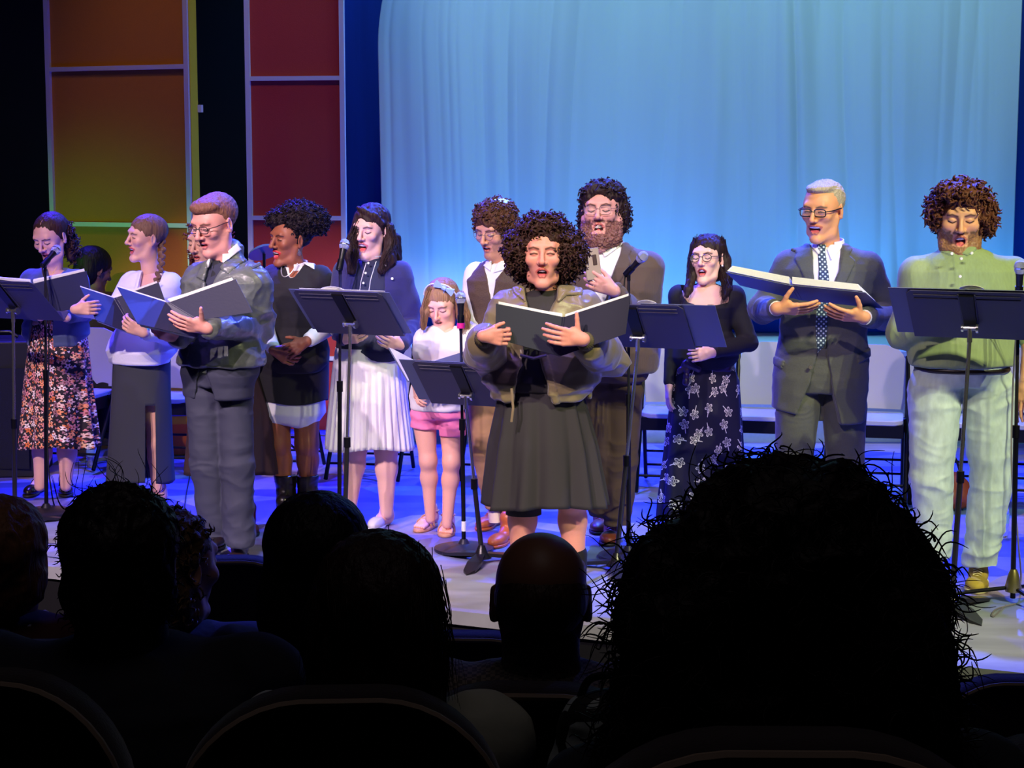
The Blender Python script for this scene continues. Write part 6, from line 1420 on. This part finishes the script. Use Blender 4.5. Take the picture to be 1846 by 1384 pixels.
f.layer(S, 'tie', [(1477, 438), (1496, 438), (1492, 454), (1500, 560), (1490, 622), (1474, 640), (1463, 634), (1470, 600), (1476, 540), (1480, 454)], mat('dotted blue tie', (60, 80, 110), .6, tex=dots_tex), .012, dy=-.16, h=.003)
m_suit = mat('charcoal wool', (76, 78, 72), .82, bump=.12, bscale=(120, 120, 120), sheen=.15, var=.06)
V = Vol(); f.torso(V, .034, z0=f.px(1478, 757)[2], prof=[(-.10, .172, .110)]+[(t, rx*1.02, ry) for t, rx, ry in PROF['m'][1:]]); [f.sleeve(V, k, .074, .064, .047, upto=.93) for k in 'ab']; V.snap()
f.front_cut(V, [(1468, 420), (1466, 480), (1474, 560), (1474, 640), (1462, 690), (1440, 742), (1436, 780), (1520, 780), (1514, 752), (1500, 690), (1494, 640), (1496, 560), (1512, 500), (1530, 420)], dy=-.17, back=-.02)
f.front_cut(V, [(1340, 730), (1372, 735), (1440, 746), (1440, 790), (1340, 790)], dy=-.1, back=.6)
f.patch(V, [(1470, 428), (1448, 432), (1436, 452), (1446, 458), (1440, 468), (1474, 560), (1468, 490)], .010, -.17); f.patch(V, [(1524, 424), (1542, 450), (1532, 460), (1544, 470), (1496, 565), (1508, 505), (1526, 450)], .010, -.17)
f.patch(V, [(1382, 640), (1420, 655), (1416, 668), (1380, 652)], .006, -.17); f.patch(V, [(1546, 640), (1592, 628), (1594, 642), (1548, 654)], .006, -.15)
f.garment(V, 'suit_jacket', m_suit, amp=.010, freq=(6, 6, 6), seed=31, w=lambda P: wb(f, P), h=.0055)
for k in 'ab': sh, el, wr = f.arm[k]; MB().tube([wr+(el-wr)*.04, wr+(el-wr)*.16], .036, 16).build('shirt_cuff', m_white_c, f.root)
buttons(f, [(1461, 662, -.165)], mat('horn button', (90, 84, 78), .4), r=.009)
trousers(f, [[(1438, 730, 0), (1430, 850, 0), (1432, 975, 0)], [(1522, 730, 0), (1524, 850, -.02), (1526, 978, -.02)]], m_suit, r=(.108, .088, .080, .078), amp=.006, seed=17)
f.shoe((1434, 985), (1424, 1008), m_bs, m_sole, w=.048, lace=m_bs); f.shoe((1526, 990), (1528, 1015), m_bs, m_sole, w=.048, lace=m_bs)
held_folder('flat open folder with thick pages held by the man in the grey suit', 8.6, [(1308, 490, -.46), (1424, 514, -.42), (1440, 540, -.26), (1334, 514, -.30)], [(1560, 527, -.46), (1430, 514, -.42), (1446, 541, -.26), (1592, 556, -.3)], m=m_gcover, pthick=.030, rise=.012)
# ------------------------------------------------------------------ man in the green shirt
f = Fig('man with a mop of brown curls and short beard, green button shirt and light jeans', 8.0, 0.06, (1728, 1075), (1740, 448), (1732, 690), 'b', sw=0.205, sc=.96, sdz=-.125)
f.arms(a=((1630, 600, 0.03), (1706, 572, -0.27)), b=((1862, 590, 0.03), (1850, 686, -0.04)))
f.head((1731, 389), 0.20, 0.24, 0.0, 1.18, (226, 164, 128), mouth=1.25, eyes='down', beard=.006, beardcol=(112, 76, 46), jaw=1.14, wide=1.06, lip=(200, 110, 95), brow=(84, 54, 38), neckr=.062, dy=-.03)
f.hand('a', (.7, -.2, .1), (0, .9, .3), -1, 1.0); f.skin_arm('b', (.045, .04, .030)); f.hand('b', (-.30, -.1, -1), (.8, .5, 0), 1, 1.1, curl=(.2, .3, .2), thumb=(.5, .8, .1)); f.chest(); f.bodyobj(m_skin)
hb = hairm('mop of chestnut curls', (94, 54, 40), sc=(60, 60, 60), b=.8)
f.hair([((0, .02, .045), (.098, .106, .088)), ((-.082, .02, .02), (.040, .07, .06)), ((.085, .03, .0), (.045, .075, .075)), ((0, -.02, .10), (.085, .072, .035)), ((0, .07, -.03), (.09, .05, .07))], hb, cut=((0, -0.120, -0.030), (.066, .088, .098)), amp=.011, freq=(30, 30, 30), seed=19, h=.0045)
f.curls(hb, 900, .042, .009, 1.3, .0050, 15, down=.5, filt=lambda L: (L[:, 2] > -.10))
m_grn = mat('green linen', (142, 160, 114), .85, bump=.1, bscale=(90, 90, 20), sheen=.1, var=.06)
V = Vol(); f.torso(V, .030, z0=f.px(1738, 657)[2], fx=1.03); V.cone(f.N+[0, .01, -.02], f.N+[0, .012, .045], .074, .068, .02)
f.sleeve(V, 'a', .086, .068, .05, upto=.95); f.sleeve(V, 'b', .086, .068, .05, upto=.62); V.snap(); f.front_cut(V, [(1716, 430), (1724, 452), (1734, 460), (1752, 446), (1762, 428)], dy=-.17, back=-.03, k=.004)
f.patch(V, [(1700, 430), (1708, 456), (1722, 462), (1732, 456), (1716, 436)], .010, -.17); f.patch(V, [(1770, 424), (1768, 450), (1750, 462), (1736, 456), (1756, 436)], .010, -.17)
f.patch(V, [(1725, 460), (1741, 460), (1738, 660), (1722, 660)], .0035, -.18)
f.garment(V, 'shirt', m_grn, amp=.014, freq=(6, 6, 4.5), seed=24, w=lambda P: wb(f, P)*.8, h=.0055)
buttons(f, [(1733, 466, -.205), (1731, 498, -.215), (1752, 456, -.20), (1716, 457, -.20)], m_btn, r=.0065)
m_jean = mat('light wash denim', (176, 194, 194), .85, bump=.05, bscale=(30, 30, 14), var=.14)
trousers(f, [[(1686, 700, 0), (1680, 860, -.03), (1684, 1000, 0)], [(1782, 700, 0), (1786, 860, -.04), (1768, 1018, -.06)]], m_jean, r=(.120, .098, .084, .076), amp=.010, seed=26, fx=1.0, h=.0055, freq=(6, 6, 12))
V = Vol(); c0, c1 = f.px(1734, 668), f.px(1734, 657); V.loft([(c0[2], c0[0], c0[1], .214, .176, f.yaw), (c1[2], c1[0], c1[1], .212, .174, f.yaw)], .005); f.garment(V, 'belt', mat('black belt', (26, 20, 20), .4), amp=0, h=.005)
m_yel = mat('mustard suede', (176, 152, 60), .8, bump=.2, bscale=(200, 200, 200)); m_crm = mat('cream', (222, 214, 160), .6)
f.shoe((1764, 1046), (1758, 1078), m_yel, m_crm, w=.052, lace=m_crm); f.shoe((1684, 1030), (1668, 1058), m_yel, m_crm, w=.052, lace=m_crm)
# ------------------------------------------------------------------ seated musician and cymbal in the dark
f = Fig('person with black hair seated in the dark behind the floral skirt and white cardigan', 11.9, -0.2, (178, 830), (176, 528), (178, 690), 'm', sw=0.17)
f.head((170, 486), -2.3, 0.3, 0, 1.15, (110, 76, 66)); f.chest(); f.bodyobj(m_skin)
f.hair([((0, .02, .045), (.096, .108, .092)), ((0, .05, -.02), (.09, .07, .09))], hairm('black bob', (14, 12, 16)))
f.arms(a=((146, 600, 0), (165, 620, -.2)), b=((206, 600, 0), (190, 620, -.2)))
V = Vol(); f.torso(V, .03); [f.sleeve(V, k, upto=.95) for k in 'ab']; f.garment(V, 'jacket', mat('dark brown jacket', (52, 36, 28), .85), amp=.004)
trousers(f, [[(165, 690, 0), (160, 700, -.42), (160, 800, -.42)], [(190, 690, 0), (196, 700, -.42), (196, 800, -.42)]], mat('black trousers', (16, 16, 20), .85))
p = W(178, 720, 11.95); st = empty('stool', (p[0], 11.95, 0), 'black stool under the seated musician', 'stool'); MB().lathe((p[0], 11.95, p[2]-.10), [(.16, 0), (.17, .02), (.165, .05), (.12, .06)], 20).build('seat', m_steel, st)
for k in range(3): a = k*2.09; MB().tube([(p[0], 11.95, p[2]-.1), (p[0]+.22*math.cos(a), 11.95+.22*math.sin(a), 0.01)], .012, 8).build('leg', m_steel, st)
c = W(476, 456, 11.6); cy = empty('cymbal', (c[0], 11.6, 0), 'shiny cymbal glimpsed behind the shoulder of the leather jacket', 'cymbal')
Rc = rotm(0, -.45, -.30); MB().lathe(c, [(.105, 0), (.095, .016), (.07, .030), (.04, .040), (.01, .044)], 32, Rc).build('cymbal_plate', mat('cymbal bronze', (120, 150, 145), .3, .5), cy)
MB().tube([c-[0, 0, .005], (c[0], 11.6, .02)], .010, 8).build('stand_pole', m_steel, cy)
for k in range(3): a = k*2.09+.5; MB().tube([(c[0], 11.6, .22), (c[0]+.22*math.cos(a), 11.6+.22*math.sin(a), 0.01)], .008, 8).build('leg', m_steel, cy)
# ------------------------------------------------------------------ audience
def aud_floor(y): return 0.72+(y+1.5)*(-1.25-0.72)/(9.2+1.5)
m_seat = mat('dark plum velour', (30, 20, 28), .95, bump=.2, bscale=(200, 200, 200), sheen=.2)
m_pipe = mat('piping', (120, 104, 92), .7)
def seat_proto():
    r = empty('theatre_seat', (0, 0, 0)); P = rrect(0.45, 0.72, 0.17, 10); n = len(P)
    cv = lambda x, z: 0.05*(1-(x/.225)**2)-0.12*(z-.36)
    V = []; F = []
    ring = [(x, z+.36) for x, z in P]
    for s_, k in ((-.0, 1.0), (-.02, .96), (.0, .0)): pass
    offs = [(.03, .90), (.04, .97), (.03, 1.0), (-.03, 1.0), (-.04, .97), (-.03, .90)]
    for o, k in offs:
        for x, z in ring: V.append((x*k, -cv(x*k, .36+(z-.36)*k)*0-0+o+cv(x*k, .36+(z-.36)*k), .36+(z-.36)*k))
    for j in range(len(offs)-1):
        for i in range(n): F.append((j*n+i, j*n+(i+1) % n, (j+1)*n+(i+1) % n, (j+1)*n+i))
    for j, fl in ((0, 1), (len(offs)-1, 0)):
        b = j*n; V.append(tuple(np.mean([V[b+i] for i in range(n)], 0))); c = len(V)-1
        for i in range(n): F.append((c, b+i, b+(i+1) % n) if not fl else (c, b+(i+1) % n, b+i))
    bk = MB().add([(x, y, z+.32) for x, y, z in V], F).build('backrest', m_seat, r, sharp=60)
    MB().tube([(x*.985, cv(x*.985, z)-.037, .36+(z-.36)*.985+.32) for x, z in ring], .0055, 6, True).build('piping', m_pipe, bk)
    MB().box((0, .25, .42), (.42, .40, .12)).build('seat', m_seat, r, bevel=.04)
    for x in (-.237, .237):
        MB().box((x, .22, .30), (.045, .30, .60)).build('side_frame', m_steel, r, bevel=.01); MB().box((x, .24, .63), (.06, .36, .035)).build('armrest', mat('armrest wood', (40, 26, 22), .5), r, bevel=.01)
    return r
s0 = seat_proto(); rows = [(2.33, [(-58, 1215), (615, 1246)]), (1.5, [(1415, 1330)]), (2.64, [(955, 1238)]), (3.05, [(60, 1160)]), (3.3, [(480, 1172)]), (3.6, [(840, 1142), (1850, 1222)]), (4.1, [(400, 1005)]), (1.85, [(1985, 1335)])]
k = 0; words = ['at the bottom left corner', 'behind the woman with long straight hair', 'behind the huge curly head, at the bottom', 'behind the bald man in the checked shirt',
                'beyond the broad-shouldered man', 'between the broad-shouldered man and the long haired woman', 'left of the bald man, front rows', 'right of the huge curly head, front rows', 'nearest the stage, left of the jacket man shoes', 'at the bottom right corner']
for Y, L in rows:
    for x, y in L:
        o = s0 if k == 0 else copy_tree(s0); p = W(x, y, Y); o.location = (p[0], Y, p[2]-1.04); o.rotation_euler = (0, 0, 0.06*math.sin(k*1.7))
        tag(o, 'dark velour theatre seat with pale piping, '+words[k], 'seat', 'theatre seats'); k += 1
        ft = MB().box((p[0], Y+.22, (p[2]-1.04+aud_floor(Y+.2))/2), (.10, .16, abs(p[2]-1.04-aud_floor(Y+.2))+.02)).build('pedestal', m_steel, None, smooth=False); ft.parent = o; ft.matrix_parent_inverse = (Matrix.Translation(o.location) @ o.rotation_euler.to_matrix().to_4x4()).inverted()
def sitter(label, Y, hc, neck, sw, prof, skin, hs, yaw=PI, top=None, topm=None, fx=1.0, headkw=None, hyaw=None, roll=0):
    f = Fig(label, Y, yaw, (neck[0], 1500), neck, (neck[0], neck[1]+int(0.50*FPX/Y)), prof, sw=sw, group='seated audience')
    f.head(hc, yaw if hyaw is None else hyaw, 0.02, roll, hs, skin, **(headkw or {})); f.chest()
    s = FPX/Y; x, y = neck; y2 = y+int(.48*s)
    f.arms(a=((x-int((sw+.04)*s), y+int(.34*s), .02), (x-int(.12*s), y+int(.52*s), .28)), b=((x+int((sw+.04)*s), y+int(.34*s), .02), (x+int(.12*s), y+int(.52*s), .28)))
    f.hand('a', (.7, .5, 0), (0, 0, -1), 1, .95); f.hand('b', (-.7, .5, 0), (0, 0, -1), -1, .95)
    if top != 'bare': f.skin_arm('a'); f.skin_arm('b')
    f.bodyobj(m_skin)
    V = Vol(); f.torso(V, .022, fx=fx); [f.sleeve(V, q, .070, .058, .042, upto=.9 if top is None else top) for q in 'ab']
    f.garment(V, 'top', topm, amp=.007, seed=int(hc[0]), h=.007)
    L = Vol()
    for sx in (-.10, .10):
        a = f.P+np.array([sx, 0, .02]); kn = a+np.array([sx*.3, .46, 0]); an = kn+np.array([0, .02, -.42]); L.cone(a, kn, .10, .075, .02); L.cone(kn, an, .07, .055, .02); L.cone(an+[0, 0, -.01], an+np.array([0, .14, -.03]), .045, .04, .02)
    L.ell(f.P+[0, 0, .03], (.19, .15, .13), None, .04); a, b = L.mesh(.01); mk('trousers', a, b, mat('dark trousers', (16, 16, 22), .9), f.root)
    return f
m_dk = mat('dark navy cloth', (22, 24, 38), .9, bump=.1, bscale=(80, 80, 80))
def chk(nt, b, tc, mx):
    c = nt.nodes.new('ShaderNodeTexChecker'); c.inputs['Scale'].default_value = 130; c.inputs['Color1'].default_value = tuple(lin((62, 56, 58)))+(1,); c.inputs['Color2'].default_value = tuple(lin((100, 90, 86)))+(1,)
    nt.links.new(tc.outputs['Object'], c.inputs['Vector']); nt.links.new(c.outputs[0], mx.inputs[6])
BACK = ((0, -0.125, -0.045), (.060, .080, .085))
# the huge curly head
f = sitter('person with huge dark curly hair filling the lower right, nearest the camera', 1.75, (1420, 1074), (1424, 1345), .18, 'f', (150, 110, 95), 1.0, topm=m_dk)
hb = hairm('black frizzy hair', (22, 14, 18), .6, sc=(50, 50, 50), b=.8)
f.hair([((0, .03, .045), (.115, .11, .095)), ((-.085, .04, -.03), (.065, .09, .11)), ((.095, .04, -.02), (.075, .09, .11)), ((0, .07, -.10), (.145, .07, .14)), ((-.10, .05, -.14), (.06, .07, .10)), ((.115, .05, -.13), (.07, .07, .10)), ((0, .02, .085), (.085, .09, .05))], hb, cut=BACK, amp=.014, freq=(22, 22, 22), seed=2, h=.005)
f.curls(hb, 3000, .040, .009, .9, .0008, 31, down=.5, inset=.012, sides=3, pts=14); 
f.curls(hb, 420, .065, .016, .6, .00035, 33, down=.3, inset=.02, sides=3, pts=26, name='flyaways')
# bald man
f = sitter('bald man in a finely checked shirt seen from behind, centre', 2.9, (975, 1080), (975, 1196), .165, 'm', (118, 78, 62), .98, topm=mat('checked shirt', (90, 80, 78), .85, tex=chk))
V = Vol(); V.cone(f.N+[0, -.01, -.02], f.N+[0, -.01, .03], .070, .064, .02); a, b = V.mesh(.005); mk('shirt_collar', a, b, bpy.data.materials['checked shirt'], f.root)
f.hair([((0, .032, .010), (.0795, .092, .070))], hairm('shaved hair', (50, 34, 30)), cut=((0, -.13, 0), (.09, .13, .12)), amp=.0008, cuts=[((0, 0, .11), (.10, .12, .07)), ((.09, -.01, 0), (.03, .04, .05)), ((-.09, -.01, 0), (.03, .04, .05)), ((0, .1, -.12), (.12, .1, .07))], name='hair_fringe')
# long straight hair
f = sitter('woman with long straight hair seen from behind, pale top, left of the bald man', 2.6, (684, 1112), (684, 1262), .155, 'f', (170, 125, 108), 1.04, top=.45, topm=mat('pale sage top', (150, 152, 140), .85, bump=.1))
hb = hairm('long straight brown hair', (40, 26, 26), sc=(160, 160, 5), b=.5)
f.hair([((0, .022, .040), (.091, .108, .090)), ((0, .045, -.06), (.100, .075, .13)), ((0, .055, -.16), (.102, .055, .11))], hb, cut=BACK, amp=.004, freq=(60, 60, 6), seed=8, h=.004)
f.strands(hb, [[(592, 1040, -.05), (570, 1110, -.08), (563, 1180, -.09), (558, 1262, -.08)], [(774, 1040, -.05), (797, 1110, -.08), (802, 1180, -.09), (800, 1256, -.08)], [(684, 985, -.03), (684, 1090, -.125), (684, 1180, -.13), (684, 1265, -.12)], [(632, 1005, -.04), (620, 1100, -.115), (616, 1180, -.12), (612, 1265, -.11)], [(736, 1005, -.04), (748, 1100, -.115), (750, 1180, -.12), (752, 1265, -.11)]], n=60, spread=.012, r=.0009, wav=.003)
# dark-haired one in front of her
f = sitter('woman with smooth black hair in the row before the long haired woman', 3.25, (574, 1014), (572, 1140), .15, 'f', (160, 118, 100), 1.05, topm=m_dk)
f.hair([((0, .022, .040), (.094, .108, .092)), ((0, .045, -.07), (.105, .075, .13))], hairm('smooth black hair', (16, 12, 18), sc=(160, 160, 5)), cut=BACK, amp=.003, freq=(50, 50, 6), seed=9)
# broad-shouldered man
f = sitter('broad-shouldered man with thick dark hair seen from behind, lower left', 2.8, (213, 1012), (222, 1150), .215, 'b', (140, 98, 82), 1.0, topm=m_dk, hyaw=PI-.25)
hb = hairm('thick dark hair', (24, 17, 22), sc=(60, 60, 30), b=.6)
f.hair([((0, .028, .040), (.094, .104, .090)), ((0, .05, -.035), (.090, .070, .075))], hb, cut=((0, -.125, -.03), (.066, .085, .10)), amp=.008, freq=(34, 34, 18), seed=10)
f.curls(hb, 600, .025, .006, .8, .0009, 41, down=.5, sides=3, pts=14); f.curls(hb, 26, .055, .014, .6, .0004, 42, down=-.5, sides=3, pts=26, filt=lambda L: L[:, 2] > .09, name='flyaways')
V = Vol(); V.cone(f.N+[0, -.01, -.03], f.N+[0, -.01, .015], .082, .074, .02); a, b = V.mesh(.006); mk('shirt_collar', a, b, mat('grey collar', (58, 56, 70), .85), f.root)
MB().tube([f.T((-.088, -.09, .01)), f.T((-.092, -.03, .012)), f.T((-.088, .01, .012))], .002, 6).build('glasses', m_gl, f.root)
# woman with light curls
f = sitter('woman with light brown curls beside the broad-shouldered man, closer to the stage', 3.7, (312, 1020), (322, 1130), .14, 'f', (190, 140, 120), 1.0, topm=m_dk, hyaw=PI+.7)
hb = hairm('light brown curls', (104, 78, 54), sc=(60, 60, 60), b=.7)
f.hair([((0, .022, .040), (.086, .100, .088)), ((0, .04, -.05), (.088, .07, .10))], hb, cut=BACK, amp=.008, freq=(30, 30, 30), seed=5); f.curls(hb, 420, .030, .007, 1.4, .0022, 12, down=.5)
# far left
f = sitter('person with short ginger brown hair cut off by the left edge, white lace collar', 3.3, (0, 1012), (6, 1112), .17, 'f', (190, 130, 112), 1.0, top=.40, topm=mat('dark red top', (60, 18, 26), .85), hyaw=PI-.2)
f.hair([((0, .025, .040), (.092, .106, .090)), ((0, .05, -.03), (.088, .065, .07))], hairm('ginger brown hair', (110, 72, 52)), cut=BACK, amp=.006, freq=(30, 30, 20), seed=15)
MB().tube([f.N+np.array([.085*math.sin(t), .085*math.cos(t)*.9, -.015+.006*math.sin(9*t)]) for t in np.linspace(0, 2*PI, 60, endpoint=False)], .011, 6, True).build('lace_collar', mat('white lace', (225, 222, 225), .8), f.root)
# patterned bag on the seat next to the curly head
def bw(nt, b, tc, mx):
    v = nt.nodes.new('ShaderNodeTexVoronoi'); v.feature = 'DISTANCE_TO_EDGE'; v.inputs['Scale'].default_value = 14
    cr = nt.nodes.new('ShaderNodeValToRGB'); cr.color_ramp.interpolation = 'CONSTANT'; cr.color_ramp.elements[0].color = (.004, .004, .006, 1); cr.color_ramp.elements[1].position = .12; cr.color_ramp.elements[1].color = tuple(lin((150, 160, 162)))+(1,)
    nt.links.new(tc.outputs['Object'], v.inputs['Vector']); nt.links.new(v.outputs['Distance'], cr.inputs[0]); nt.links.new(cr.outputs[0], mx.inputs[6])
p = W(1105, 1312, 2.5); bg = empty('handbag', (p[0], 2.5, p[2]-.12), 'black and white patterned bag by the shoulder of the curly head', 'bag')
V = Vol(); V.ell(p, (.085, .05, .055), None, .01); V.ell(p-[0, 0, .06], (.095, .06, .06), None, .03); a, b = V.mesh(.005); a = wrinkle(a, b, .006, (12, 12, 14), 3); mk('pouch', a, b, mat('patterned cloth', (180, 180, 180), .7, tex=bw), bg)
MB().tube(spline([p+[-.05, 0, .04], p+[-.03, 0, .075], p+[.03, 0, .075], p+[.05, 0, .04]], 6), .006, 8).build('strap', m_steel, bg)
